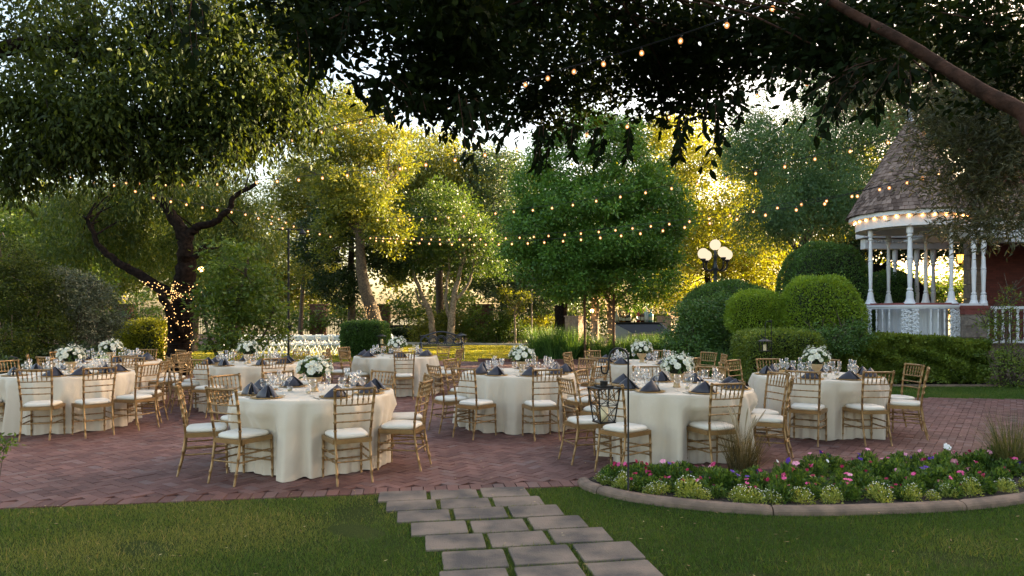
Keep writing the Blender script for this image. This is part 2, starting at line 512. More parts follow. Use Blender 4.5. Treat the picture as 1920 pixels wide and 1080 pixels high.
# stepping stones
ORD = ['first', 'second', 'third', 'fourth', 'fifth', 'sixth', 'seventh', 'eighth', 'ninth', 'tenth', 'eleventh', 'twelfth', 'thirteenth', 'fourteenth',
       'fifteenth', 'sixteenth', 'seventeenth', 'eighteenth', 'nineteenth', 'twentieth']
ORD += ['twenty-' + o for o in ORD[:9]] + ['thirtieth'] + ['thirty-' + o for o in ORD[:9]]
stone_m = pbr('grey_concrete_paver', (.235, .18, .14), rough=.9, c2=(.085, .073, .066), scale=2.6, bump=.5, bscale=90, coord='World')
ROWS = [(-1.20, 6.20, .318), (-1.076, 5.885, .285), (-.936, 5.60, .30), (-.778, 5.27, .295), (-.633, 4.97, .30), (-.478, 4.64, .325), (-.453, 4.27, .33), (-.20, 3.9, .33)]
STONES = []
ca, sa = math.cos(ang), math.sin(ang)
side = ['left', 'middle', 'right']
for ri, (x0, y0, dep) in enumerate(ROWS):
    for k in range(3):
        wdt = .418; pit = .455 if ri < 6 else .47
        cx_ = x0 + (k * pit + wdt / 2) * ca + dep / 2 * sa
        cy_ = y0 - .02 + (k * pit + wdt / 2) * sa - dep / 2 * ca
        jz = random.uniform(-.004, .006)
        b = MB(); n = 6
        # slightly irregular slab outline with rounded corners
        out = []
        hx, hy = wdt / 2, dep / 2 + .003
        for (sx, sy, a0) in ((1, 1, 0), (-1, 1, 90), (-1, -1, 180), (1, -1, 270)):
            for t in (0, 45, 90):
                aa = R(a0 + t)
                out.append((sx * (hx - .012) + .012 * math.cos(aa) + random.uniform(-.0015, .0015), sy * (hy - .012) + .012 * math.sin(aa) + random.uniform(-.0015, .0015)))
        m_ = len(out)
        vs = [(x, y, -.03) for x, y in out] + [(x, y, .000) for x, y in out] + [(x * .985, y * .98, .004) for x, y in out]
        fs = [tuple(range(2 * m_, 3 * m_))]
        for q in range(m_):
            q2 = (q + 1) % m_
            fs.append((q, q2, m_ + q2, m_ + q)); fs.append((m_ + q, m_ + q2, 2 * m_ + q2, 2 * m_ + q))
        b.add(vs, fs)
        o = b.build('stepping_stone', stone_m, loc=(cx_, cy_, jz), rz=ang + random.gauss(0, .006))
        STONES.append((cx_, cy_, wdt, dep))
        tag(o, 'grey concrete stepping stone, %s of the three in the %s row from the patio' % (side[k], ORD[ri]), 'stepping stone', 'stepping stones through the front lawn')

# flower bed and kerb
kp = [(1082, 906), (1098, 918), (1160, 935), (1250, 949), (1380, 961), (1500, 966), (1650, 963), (1800, 956), (1920, 943), (2060, 918)]
kw = [gnd(*p) for p in kp]
def resample(pts, n):
    pts = [Vector(p) for p in pts]
    P = [pts[0]] + pts + [pts[-1]]
    out = []
    m = len(pts) - 1
    for i in range(n):
        t = i / (n - 1) * m; k = min(int(t), m - 1); f = t - k
        p0, p1, p2, p3 = P[k], P[k + 1], P[k + 2], P[k + 3]
        out.append(.5 * ((2 * p1) + (p2 - p0) * f + (2 * p0 - 5 * p1 + 4 * p2 - p3) * f * f + (-p0 + 3 * p1 - 3 * p2 + p3) * f ** 3))
    return out
kc = resample(kw, 91)
def kerb():
    b = MB()
    prof = [(0, -.04), (0, .025), (.010, .042), (.03, .055), (.075, .062), (.09, .058), (.10, .045), (.10, -.04)]
    segs = [(0, 14), (14, 46), (46, 71), (71, 90)]
    for (s0, s1) in segs:
        vs = []; rows = s1 - s0 + 1
        for i in range(s0, s1 + 1):
            t = (kc[min(i + 1, 90)] - kc[max(i - 1, 0)]).normalized()
            nrm = Vector((-t.y, t.x, 0))
            sh = 0
            if i == s0: sh = .006
            if i == s1: sh = -.006
            for (o_, z) in prof:
                p = kc[i] + nrm * o_ + t * sh
                vs.append((p.x, p.y, z - (.008 if i in (s0, s1) else 0)))
        fs = []
        n = len(prof)
        for i in range(rows - 1):
            for k in range(n - 1):
                fs.append((i * n + k, (i + 1) * n + k, (i + 1) * n + k + 1, i * n + k + 1))
        fs.append(tuple(range(n))); fs.append(tuple((rows - 1) * n + k for k in reversed(range(n))))
        b.add(vs, fs)
    return b.build('bed_kerb', concrete_tan)
tag(kerb(), kind='structure')
bed_back = [gnd(2060, 862), gnd(1900, 868), gnd(1750, 873), gnd(1600, 879), gnd(1450, 885), gnd(1300, 890), gnd(1180, 895), gnd(1110, 900)]
BED = [(p.x, p.y) for p in kc] + [(p.x, p.y) for p in bed_back]
BEDIN = []
for i, p in enumerate(kc):
    t = (kc[min(i + 1, 90)] - kc[max(i - 1, 0)]).normalized()
    BEDIN.append((p.x - t.y * .08, p.y + t.x * .08))
tag(poly_sheet('bed_soil', BEDIN + [(p.x, p.y) for p in bed_back], .03, soil), kind='structure')

# front lawn blades
def grass(name, n, xr, yr, lens, wd, keep, mat):
    x = rng.uniform(*xr, n); y = rng.uniform(*yr, n)
    k = keep(x, y)
    x, y = x[k], y[k]
    N = len(x)
    D = np.stack([rng.normal(0, .45, N), rng.normal(0, .45, N), np.ones(N)], 1)
    L = rng.uniform(*lens, N)
    V, k_ = leaf_verts(np.stack([x, y, np.full(N, -.01)], 1), D, L, np.full(N, wd), 'blade')
    patch = .5 + .35 * np.sin(x * 1.7 + np.sin(y * 2.1) * 1.3) * np.sin(y * 1.9 + x * .7)
    r = np.clip(.55 * patch + .5 * rng.random(N) + np.clip(-x * .08, -.12, .25) + .12 * np.sin(x * 3.1 + 1) * np.sin(y * 4.3 + x), 0, 1)
    o = link(name, fast_mesh(name, V, k_, r), mat)
    return o
stones_np = np.array(STONES)
def keep_front(x, y):
    ok = (y < 6.31 + SL * x) & (np.abs(x) < y * .80 + .25)
    for (cx_, cy_, w_, d_) in STONES:
        dx = x - cx_; dy = y - cy_
        lx = dx * ca + dy * sa; ly = -dx * sa + dy * ca
        ok &= ~((np.abs(lx) < w_ / 2 - .004) & (np.abs(ly) < d_ / 2 - .004))
    ok &= ~pip(x, y, BED)
    # worn soil beside the path
    worn = .9 * (np.sin(x * 2.3 + 1.1) * np.sin(y * 3.7 + x * 1.3) > .86) + 1.2 * np.exp(-(((x + 1.25) / .25) ** 2 + ((y - 5.55) / .5) ** 2)) + .5 * np.exp(-(((x + .85) / .12) ** 2 + ((y - 4.8) / .3) ** 2))
    ok &= rng.random(len(x)) > worn * .8
    return ok
g_ = grass('lawn_grass', 420000, (-5.4, 5.6), (3.5, 7.3), (.014, .032), .0032, keep_front, f_grass)
tag(g_, 'short green turf grass covering the front lawn around the stepping stones', 'grass', kind='stuff')
f_sun_tint = foliage('sun_tinted_blade', (.12, .15, .018), (.20, .22, .028), (.30, .28, .05), trans=(.5, 0), tcol=(2.0, 1.7, .5))  # yellow of the low sun put into the blade colour everywhere
g3 = grass('far_grass', 150000, (-14, 5.5), (24, 38.5), (.03, .06), .02, lambda x, y: pip(x, y, [(-14, 22), (-9, 20.2), (-5, 24.7), (-1, 23.9), (5, 34.8), (1, 37), (-14, 39.5)]), f_sun_tint)
tag(g3, 'short far-lawn grass with the yellow of low sun put into its colour', 'grass', kind='stuff')
g4 = grass('coarse_grass', 9000, (-5.4, 5.6), (3.5, 7.3), (.035, .062), .0042, keep_front, foliage('coarse_blade', (.05, .085, .012), (.11, .14, .03), (.30, .24, .11), trans=(.3, 0)))
tag(g4, 'scattered longer and straw-coloured blades standing out of the front lawn', 'grass', kind='stuff')
g2 = grass('side_grass', 40000, (5.7, 12), (12.4, 15.5), (.02, .05), .008, lambda x, y: pip(x, y, [(5.8, 15.4), (6.1, 13.6), (9.8, 13.1), (12, 12.7), (12, 15.4)]), f_grass)
tag(g2, 'strip of green turf between the brick patio and the long hedge', 'grass', kind='stuff')

# ------------------------------------------------------------------ banquet chair
def bamboo(pts, r, rings, n=8, bump=1.3):
    """tube with bamboo-like knuckles at the given fractions"""
    pts = [Vector(p) for p in pts]
    seg = [0]
    for a, b in zip(pts, pts[1:]): seg.append(seg[-1] + (b - a).length)
    T = seg[-1]
    ts = set(s / T for s in seg)
    e = .006 / T; e2 = .011 / T
    special = {}
    for q in rings:
        for dlt, k in ((-e2, 1), (-e, bump), (e, bump), (e2, 1)):
            if 0 <= q + dlt <= 1: special[q + dlt] = k
    allt = sorted(list(ts) + list(special))
    P = []; RR = []
    for t in allt:
        s = t * T
        for i in range(len(pts) - 1):
            if s <= seg[i + 1] + 1e-9:
                f = (s - seg[i]) / max(seg[i + 1] - seg[i], 1e-9)
                P.append(pts[i].lerp(pts[i + 1], f)); break
        rr = r if not hasattr(r, '__len__') else r[0] + (r[1] - r[0]) * t
        RR.append(rr * special.get(t, 1.0))
    b = MB(); b.tube(P, RR, n)
    return b
def make_chair():
    root = empty('ballroom_chair')
    def q(b, name, m=gold): return b.build(name, m, root, smooth=True)
    # cushion
    b = MB(); n = 28
    prof = [(.965, 0), (1.0, .012), (.985, .03), (.90, .043), (.6, .05), (.25, .052)]
    vs = []; fs = []
    def outline(k, s):
        a = 2 * PI * k / n
        c, s_ = math.cos(a), math.sin(a)
        e = .42
        x = math.copysign(abs(c) ** e, c); y = math.copysign(abs(s_) ** e, s_)
        wx = .185 + .02 * y
        return (x * wx * s, y * .192 * s)
    for (s, z) in prof:
        for k in range(n):
            x, y = outline(k, s); vs.append((x, y, .428 + z))
    for i in range(len(prof) - 1):
        for k in range(n): fs.append((i * n + k, i * n + (k + 1) % n, (i + 1) * n + (k + 1) % n, (i + 1) * n + k))
    fs.append(tuple((len(prof) - 1) * n + k for k in range(n))); fs.append(tuple(reversed(range(n))))
    b.add(vs, fs); q(b, 'cushion', cushion_m)
    # frame
    b = MB()
    b.box((0, .185, .405), (.37, .028, .045)); b.box((0, -.185, .405), (.32, .028, .045))
    for s in (-1, 1):
        b.box((s * .187, 0, .405), (.028, .36, .045), rz=-s * .055)
    o = b.build('seat_frame', gold, root)
    for s in (-1, 1):
        q(bamboo([(s * .190, .185, .41), (s * .192, .192, .2), (s * .193, .197, 0)], (.0145, .011), [.3, .52, .8]), 'leg')
        q(bamboo([(s * .168, -.262, 0), (s * .166, -.215, .2), (s * .166, -.188, .40), (s * .172, -.195, .52), (s * .182, -.225, .72), (s * .192, -.268, .925)],
                 (.0115, .0138), [.12, .27, .55, .64, .73, .83, .97]), 'leg')
    def back(z):
        zs = [(.40, -.188, .166), (.52, -.195, .172), (.72, -.225, .182), (.925, -.268, .192)]
        for (a, b_) in zip(zs, zs[1:]):
            if z <= b_[0]:
                f = (z - a[0]) / (b_[0] - a[0])
                return a[1] + (b_[1] - a[1]) * f, a[2] + (b_[2] - a[2]) * f
    def rail(z, r, name, rings):
        y, x = back(z)
        q(bamboo([(-x, y, z), (-x * .5, y - .012, z), (0, y - .016, z), (x * .5, y - .012, z), (x, y, z)], r, rings), name)
    rail(.908, .012, 'top_rail', [])
    for z in (.755, .675, .595): rail(z, .0075, 'cross_rail', [.2, .4, .6, .8])
    for i in range(6):
        f = -1 + 2 * (i + 1) / 7
        y0, x0 = back(.755); y1, x1 = back(.908)
        dy = -.016 * (1 - f * f)
        q(bamboo([(f * x0, y0 + dy, .757), (f * x1, y1 + dy, .902)], .0065, [.35, .68], n=6, bump=1.6), 'spindle')
    for s in (-1, 1):
        for z in (.21, .285):
            q(bamboo([(s * .167, -.205 if z > .25 else -.214, z), (s * .191, .19, z)], .0085, [.25, .5, .75], n=6), 'stretcher')
    q(bamboo([(-.166, -.213, .215), (.166, -.213, .215)], .0085, [.25, .5, .75], n=6), 'stretcher')
    for z in (.17, .255):
        q(bamboo([(-.191, .19, z), (.191, .19, z)], .0085, [.25, .5, .75], n=6), 'stretcher')
    return root
chair0 = make_chair()
chair_used = [False]
def place_chair(x, y, rz, label, group):
    o = chair0 if not chair_used[0] else copy_tree(chair0)
    chair_used[0] = True
    o.location = (x, y, 0); o.rotation_euler = (0, 0, rz)
    return tag(o, label, 'chair', group)

# table ware prototypes -------------------------------------------------
def proto_mesh(b, name, smooth=True): return b.mesh(name, smooth)
b = MB()
b.lathe([(.0, .0), (.032, .0), (.034, .002), (.006, .006), (.004, .012), (.004, .075), (.010, .082), (.030, .098), (.041, .120), (.043, .140), (.037, .178), (.0365, .178), (.042, .14), (.040, .121), (.029, .100), (.0, .086)], 16, capb=False, capt=False)
wine_me = b.mesh('wine_glass', True)
b = MB()
b.lathe([(.0, .0), (.029, .0), (.031, .002), (.005, .006), (.0035, .012), (.0035, .09), (.008, .098), (.022, .125), (.027, .165), (.024, .225), (.0235, .225), (.026, .165), (.021, .127), (.0, .10)], 14, capb=False, capt=False)
flute_me = b.mesh('champagne_flute', True)
b = MB()
b.lathe([(.0, .0), (.034, .0), (.036, .002), (.007, .006), (.0055, .012), (.0055, .05), (.012, .056), (.036, .075), (.044, .10), (.043, .125), (.038, .150), (.0375, .150), (.042, .124), (.042, .10), (.034, .077), (.0, .06)], 16, capb=False, capt=False)
goblet_me = b.mesh('water_goblet', True)
b = MB()
b.lathe([(.0, .0), (.024, .0), (.028, .006), (.030, .062), (.0285, .062), (.026, .01), (.0, .008)], 14, capb=False, capt=False)
votive_me = b.mesh('votive_glass', True)
votive_candle = MB().lathe([(.0, .009), (.022, .009), (.023, .035), (.0, .035)], 12, capb=False, capt=False).mesh('candle', True)
for me_ in (wine_me, flute_me, goblet_me, votive_me): me_.materials.append(glass)
votive_candle.materials.append(candle_m)
b = MB()
b.lathe([(.0, .002), (.095, .002), (.10, .004), (.15, .011), (.165, .014), (.167, .012), (.152, .005), (.10, .0), (.0, .0)], 40, capb=False, capt=False)
charger_me = b.mesh('charger_plate', True); charger_me.materials.append(charger_m)
plate_me = MB().box((0, 0, .001), (.18, .01, .002)).mesh('table_knife'); 
def knife_mesh():
    b = MB()
    b.box((0, -.05, .003), (.014, .09, .005)); b.box((0, .045, .0022), (.018, .10, .002))
    return b.mesh('table_knife')
knife_me = knife_mesh(); knife_me.materials.append(pbr('polished_cutlery', (.6, .58, .52), rough=.2, metal=1.0))
def napkin_mesh(seed):
    """tent-folded napkin: a smooth front sail, a folded opening beside it and a second sail behind"""
    r_ = random.Random(seed)
    b = MB()
    A = Vector((r_.uniform(-.01, .02), -.005, .125 + r_.uniform(-.01, .008)))
    def sail(base, apex, thick, crease=0.0, bulge=.02):
        n = len(base) - 1; m = 8
        vs = []; fs = []
        for layer in (0, 1):
            for j in range(m + 1):
                t = j / m
                for i in range(n + 1):
                    p = Vector(base[i]).lerp(apex, t)
                    c = Vector((0, .01, .04))
                    o = (p - c); o.z = 0
                    if o.length > 1e-6: o.normalize()
                    p = p + o * bulge * math.sin(PI * t) * (1 - abs(2 * i / n - 1) * .4)
                    p = p - o * thick * layer
                    vs.append(p)
        L = (m + 1) * (n + 1)
        for j in range(m):
            for i in range(n):
                a = j * (n + 1) + i
                fs.append((a, a + 1, a + n + 2, a + n + 1))
                fs.append((L + a, L + a + n + 1, L + a + n + 2, L + a + 1))
        for j in range(m):
            for i in (0, n):
                a = j * (n + 1) + i
                fs.append((a, a + n + 1, L + a + n + 1, L + a))
        for i in range(n):
            fs.append((i, L + i, L + i + 1, i + 1))
        b.add(vs, fs)
    base = []
    N = 14
    for i in range(N + 1):
        a = -PI * .98 + PI * .66 * i / N
        base.append((.145 * math.cos(a) + .0, .085 * math.sin(a) - .0, .002))
    sail(base, A, .005)
    base2 = []
    for i in range(N + 1):
        a = -PI * .12 + PI * .98 * i / N
        base2.append((.13 * math.cos(a) + .005, .075 * math.sin(a) + .01, .002))
    sail(base2, A + Vector((.002, .004, -.002)), .005, bulge=.014)
    # inner fold in the opening
    base3 = [(.10 - .018 * i, -.035 + .006 * math.sin(i * 1.3), .002) for i in range(7)]
    sail(base3, A + Vector((0, .006, -.008)), .006, bulge=.006)
    me = b.mesh('napkin', True); me.materials.append(napkin_m)
    return me
napkins = [napkin_mesh(i) for i in range(6)]

# centrepiece: vase, greenery and roses ---------------------------------
def rose_mesh(seed):
    r_ = random.Random(seed)
    b = MB()
    for ring, (n, rad, tilt, h) in enumerate(((3, .010, 8, .030), (5, .019, 18, .029), (6, .028, 35, .024), (7, .036, 58, .018))):
        for k in range(n):
            a = 2 * PI * k / n + ring * .5 + r_.uniform(-.15, .15)
            M = Matrix.Rotation(a, 3, 'Z')
            vs = []; m = 5
            for j in range(4):
                t = j / 3
                for i in range(m):
                    u = (i / (m - 1) - .5) * 2
                    wdt = rad * .78 * math.sin(PI * (.25 + .55 * t))
                    out = rad * (.35 + .65 * t * math.sin(R(tilt + 20))) * (1 - .25 * u * u) + (.004 if j == 3 else 0)
                    z = h * t * (1.1 - .15 * u * u) * (1 - .4 * (tilt / 60) * t) - .004
                    vs.append(M @ Vector((out, u * wdt, z)))
            fs = [(j * m + i, j * m + i + 1, (j + 1) * m + i + 1, (j + 1) * m + i) for j in range(3) for i in range(m - 1)]
            b.add(vs, fs)
    b.lathe([(.0, -.012), (.02, -.006), (.026, .006), (.018, .014), (0, .016)], 10, capb=False, capt=False)
    me = b.mesh('rose', True); me.materials.append(petal_m)
    return me
roses = [rose_mesh(i) for i in range(3)]
def bouquet_greens(seed):
    g = np.random.default_rng(seed)
    n = 420
    d = g.normal(size=(n, 3)); d[:, 2] = np.abs(d[:, 2]) * .8 - .25; d = unit(d)
    P = np.array([0, 0, .23]) + d * g.uniform(.06, .155, (n, 1)) * np.array([1, 1, .85])
    D = d + g.normal(0, .5, (n, 3))
    V, k = leaf_verts(P, D, g.uniform(.035, .075, n), g.uniform(.014, .026, n), 'leaf')
    core = MB(); core.lathe([(.0, .14), (.06, .15), (.10, .20), (.10, .26), (.05, .31), (0, .32)], 10, capb=False, capt=False)
    me = fast_mesh('greenery', V, k, g.random(n), extra=core)
    me.materials.append(f_arr); me.materials.append(core_m)
    return me
greens = [bouquet_greens(i) for i in range(3)]
vase_prof = [(.0, .0), (.045, .0), (.048, .008), (.038, .02), (.034, .055), (.045, .075), (.072, .11), (.085, .15), (.088, .165), (.083, .165), (.08, .15), (.0, .14)]
vase_me = MB().lathe(vase_prof, 24, capb=False, capt=False).mesh('vase', True); vase_me.materials.append(vase_m)
filler_me = None
def filler(seed):
    g = np.random.default_rng(seed + 50)
    n = 260
    d = g.normal(size=(n, 3)); d[:, 2] = np.abs(d[:, 2]) * .8; d = unit(d)
    c = g.integers(0, 16, n)
    cd = g.normal(size=(16, 3)); cd[:, 2] = np.abs(cd[:, 2]) * .8 - .1; cd = unit(cd)
    P = np.array([0, 0, .24]) + cd[c] * .185 + g.normal(0, .014, (n, 3))
    V, k = leaf_verts(P, g.normal(size=(n, 3)), g.uniform(.010, .018, n), g.uniform(.009, .014, n), 'kite')
    me = fast_mesh('baby_breath', V, k, g.random(n)); me.materials.append(petal_m)
    return me
fillers = [filler(i) for i in range(3)]
def centrepiece(x, y, z, label, seed):
    r_ = random.Random(seed)
    root = empty('flower_centrepiece', (x, y, z), r_.uniform(0, 6))
    tag(root, label, 'flower arrangement', 'white rose centrepieces on the tables')
    link('vase', vase_me, parent=root)
    link('greenery', greens[seed % 3], parent=root)
    link('small_blossoms', fillers[seed % 3], parent=root)
    n = 24
    for k in range(n):
        zf = 1 - (k + .5) / n * 1.12
        a = k * 2.39996 + r_.uniform(-.2, .2)
        rr = math.sqrt(max(0, 1 - zf * zf)) if zf > -1 else 0
        d = Vector((rr * math.cos(a), rr * math.sin(a), zf))
        rad = r_.uniform(.135, .175)
        o = link('rose', roses[k % 3], parent=root)
        o.location = Vector((0, 0, .235)) + Vector((d.x * rad * 1.12, d.y * rad * 1.12, d.z * rad * .85))
        dd = (d + Vector((0, 0, .25))).normalized()
        o.rotation_euler = dd.to_track_quat('Z', 'Y').to_euler()
        s = r_.choice((.75, .9, 1.05, 1.2, 1.25)); o.scale = (s, s, s)
    return root

# tablecloth -------------------------------------------------------------
TR = .853; TH = .765
def tablecloth(x, y, seed, chairs=()):
    r_ = random.Random(seed)
    n = 256; m = 22
    k1 = r_.randint(14, 18)
    ph = [r_.uniform(0, 6.28) for _ in range(6)]
    def amp(a):
        return .5 + .5 * math.sin(a * 3 + ph[0]) * math.sin(a * 5 + ph[1])
    vs = [(0, 0, TH)]; fs = []
    rows = [(.3, 'top'), (.6, 'top'), (.9, 'top')]
    for (s, _) in rows:
        for k in range(n):
            a = 2 * PI * k / n
            vs.append((TR * s * math.cos(a), TR * s * math.sin(a), TH))
    for j in range(m + 1):
        t = j / m
        for k in range(n):
            a = 2 * PI * k / n
            w1 = math.sin(k1 * a + ph[2] + 1.1 * math.sin(2 * a + ph[3]))
            w2 = math.sin((2 * k1 + 3) * a + ph[4] + 1.4 * math.sin(3 * a + ph[5]))
            fold = (math.copysign(abs(w1) ** 1.0, w1) * .062 + abs(w1) ** 4 * .04 * (w1 > 0) + w2 * .02) * (.55 + .6 * amp(a))
            tt = max(0, (t - .03))
            rr = TR + .008 * math.sin(min(t * 12, PI / 2)) + tt ** .8 * .05 + fold * tt ** .6
            z = TH * (1 - t) - .006 * min(1, t * 12) + .004
            if j == m: z = .006 + .012 * max(0, -w1)
            if t < .03: z = TH - .002
            for (ca_, cr_, tw_) in chairs:
                th_ = R(ca_) - PI / 2
                dd = abs((a - th_ + PI) % (2 * PI) - PI)
                wl = dd * .9
                lim = cr_ - .375
                if wl < .34 and z < .62:
                    k_ = 1 if wl < .22 else max(0, 1 - (wl - .22) / .12)
                    k_ *= min(1, (.62 - z) / .18)
                    l2 = lim + .012 * math.sin(a * 40 + ph[1]) * min(1, t * 2)
                    if rr > l2: rr = rr + (l2 - rr) * k_ ** .8
            vs.append((rr * math.cos(a), rr * math.sin(a), z))
    for k in range(n):
        fs.append((0, 1 + k, 1 + (k + 1) % n))
    tot = len(rows) + m + 1
    for i in range(tot - 1):
        for k in range(n):
            a = 1 + i * n + k; b_ = 1 + i * n + (k + 1) % n
            fs.append((a, a + n, b_ + n, b_))
    b = MB(); b.add(vs, fs)
    return b.build('tablecloth', cloth_m, smooth=True, loc=(x, y, 0))

TABLES = [
    # x, y, phrase, [(angle, radius, twist)]
    (-2.17, 7.52, 'the front left table', [(-142, 1.02, 5), (-104, 1.1, -14), (-64, 1.26, -8), (-29, 1.13, 3), (34, 1.17, -3), (74, 1.22, 5), (108, 1.16, 0), (148, 1.0, -4)]),
    (1.93, 8.0, 'the front right table', [(-176, 1.16, 0), (-119, 1.12, 0), (-68, 1.36, 0), (-39, 1.40, -6), (12, 1.02, 8), (70, 1.16, -4), (98, 1.2, 6), (146, 1.3, 8)]),
    (-6.5, 10.0, 'the leftmost table', [(-38, 1.2, 0), (18, 1.27, -6), (47, 1.35, 4), (76, 1.34, -6), (105, 1.2, 0), (-110, 1.2, 4), (-145, 1.2, 0), (168, 1.2, 0)]),
    (-4.6, 11.95, 'the second-row left table', [(-62, 1.17, 6), (-15, 1.18, -6), (38, 1.15, 3), (80, 1.25, -5), (120, 1.25, 3), (155, 1.2, 0), (-155, 1.2, 0), (-105, 1.25, 5)]),
    (-7.42, 12.6, 'the table by the yellow hedge', [(-58, 1.15, 0), (-15, 1.2, 0), (40, 1.15, 0), (75, 1.4, 0), (100, 1.25, -5), (140, 1.2, 0), (180, 1.2, 0), (-110, 1.2, 0)]),
    (-2.42, 14.2, 'the table near the bench', [(-88, 1.3, 3), (-118, 1.3, 0), (-45, 1.12, -6), (18, 1.2, 0), (75, 1.3, 0), (100, 1.3, -5), (140, 1.3, 0), (-165, 1.2, 0)]),
    (.12, 10.1, 'the middle table', [(-60, 1.3, 4), (-31, 1.35, -4), (13, 1.33, 3), (52, 1.27, 0), (88, 1.2, 0), (125, 1.25, 0), (175, 1.2, 0), (-123, 1.2, 5)]),
    (2.32, 12.2, 'the table before the tall grasses', [(-80, 1.3, 0), (-112, 1.3, -4), (-42, 1.2, 0), (25, 1.2, 5), (85, 1.35, 0), (112, 1.4, 6), (155, 1.35, 0), (-148, 1.3, 0)]),
    (4.26, 9.55, 'the table before the long hedge', [(-30, 1.22, 0), (13, 1.12, -7), (62, 1.24, -4), (93, 1.33, 4), (150, 1.25, 0), (-172, 1.25, 0), (-140, 1.22, 0), (-104, 1.2, 0)]),
]
cl_label = ['ivory floor-length tablecloth on ', 'ivory floor-length tablecloth on ']
glass_groups = 'table glassware'
for ti, (tx, ty, phrase, chairs) in enumerate(TABLES):
    o = tablecloth(tx, ty, 100 + ti, chairs)
    tag(o, 'ivory satin tablecloth draped to the bricks over ' + phrase, 'tablecloth', 'ivory tablecloths on round tables')
    z0 = TH + .001
    centrepiece(tx + random.uniform(-.03, .03), ty + random.uniform(-.05, .05), z0, 'white roses in a gilt vase at the centre of ' + phrase, ti * 3 + 1)
    near = sorted([c for c in chairs if abs(c[0]) < 90], key=lambda c: math.sin(R(c[0])))
    far = sorted([c for c in chairs if abs(c[0]) >= 90], key=lambda c: math.sin(R(c[0])))
    for grp, sd_ in ((near, 'near'), (far, 'far')):
        for i, (a, rr, tw) in enumerate(grp):
            pos = '%s from left, %s side of %s' % (ORD[i], sd_, phrase)
            an = R(a)
            dx, dy = math.sin(an), -math.cos(an)
            # chair: back posts at radius rr, the seat centre 0.2 m closer
            sx, sy = tx + dx * (rr - .17), ty + dy * (rr - .17)
            place_chair(sx, sy, math.atan2(-dy, -dx) - PI / 2 + R(tw + random.gauss(0, 2.2)), 'gold chair, ' + pos, 'gold ballroom chairs at the round tables')
            # place setting
            def loc(rad, side_, z=z0):
                return (tx + dx * rad - dy * side_, ty + dy * rad + dx * side_, z)
            p = link('charger_plate', charger_me, loc=loc(.66, 0))
            tag(p, 'gold charger plate, ' + pos, 'plate', 'gold charger plates')
            p = link('napkin', napkins[random.randrange(6)], loc=loc(.66, 0, z0 + .006), rz=random.uniform(-.8, .8) + (0 if sd_ == 'near' else random.choice((0, .6, -.6))))
            tag(p, 'slate grey folded napkin, ' + pos, 'napkin', 'slate grey napkins')
            for (me_, nme, rd, sdd, lab) in ((goblet_me, 'water_goblet', .50, .10, 'round water goblet'), (wine_me, 'wine_glass', .43, .17, 'tall wine glass'), (flute_me, 'champagne_flute', .46, .02, 'slim champagne flute')):
                p = link(nme, me_, loc=loc(rd + random.uniform(-.02, .02), -sdd + random.uniform(-.02, .02)), rz=0)
                tag(p, '%s, %s' % (lab, pos), 'glass', nme.replace('_', ' ') + ' settings on the tables')
            if sd_ == 'near':
                p = link('table_knife', knife_me, loc=loc(.66, -.20, z0), rz=math.atan2(-dy, -dx) - PI / 2)
                tag(p, 'table knife, ' + pos, 'cutlery', 'knives beside the plates')
    for k, side_ in enumerate(('left', 'front', 'right')):
        an = R((-80, 5, 85)[k] + random.uniform(-12, 12))
        v = empty('votive_candle', (tx + math.sin(an) * .27, ty - math.cos(an) * .27, z0))
        link('votive_glass', votive_me, parent=v); link('candle', votive_candle, parent=v)
        tag(v, 'small glass votive candle %s of the vase on %s' % ({'left': 'left', 'front': 'in front', 'right': 'right'}[side_], phrase), 'candle', 'votive candles')

# ------------------------------------------------------------------ trees and shrubs
def B(px, py, Y, wpx, hpx, dep=None, n=60):
    c = at(px, py, Y)
    rx, rz = wpx * Y / F, hpx * Y / F
    return (c.x, c.y, c.z, rx, dep if dep else rx * .9, rz, n)
def crown_mesh(name, blobs, per, leaf, lw, spread, shape='kite', droop=0.0, shell=.55, mat=f_mid, seed=0, flat=0.0, cl_drop=0.0, zmin=None, clump=False):
    g = np.random.default_rng(seed + 1000)
    C = []
    if clump:
        blobs = [q[:6] + (int(q[6] * 2.1),) for q in blobs]; per = int(per * .52); spread = spread * .60
    for (cx, cy_, cz, rx, ry, rz, n) in blobs:
        d = unit(g.normal(size=(n, 3)))
        rad = shell + (1 - shell) * g.random((n, 1)) ** .6
        wob = 1 + .16 * np.sin(d[:, :1] * 5 + cx) * np.cos(d[:, 2:] * 6 + cz)
        C.append(np.array([cx, cy_, cz]) + d * rad * wob * np.array([rx, ry, rz]))
    C = np.concatenate(C)
    if zmin is not None: C = C[C[:, 2] > zmin]
    K = len(C)
    cr = g.random(K)
    cs = g.uniform(.6, 1.25, K)
    idx = np.repeat(np.arange(K), per)
    N = len(idx)
    off = g.normal(0, 1, (N, 3)) * spread * cs[idx][:, None]
    off[:, 2] *= (.6 if droop == 0 else 1.5)
    P = C[idx] + off
    if droop > 0: P[:, 2] -= np.abs(g.normal(0, droop, N))
    D = off / spread + g.normal(0, .9, (N, 3))
    if droop > 0: D[:, 2] -= 1.6
    else: D[:, 2] -= .25
    L = g.uniform(.65, 1.25, N) * leaf
    V, k = leaf_verts(P, D, L, L * lw, shape)
    r = np.clip(.45 * cr[idx] + .55 * g.random(N), 0, 1)
    me = fast_mesh(name, V, k, r)
    me.materials.append(mat)
    return me, C
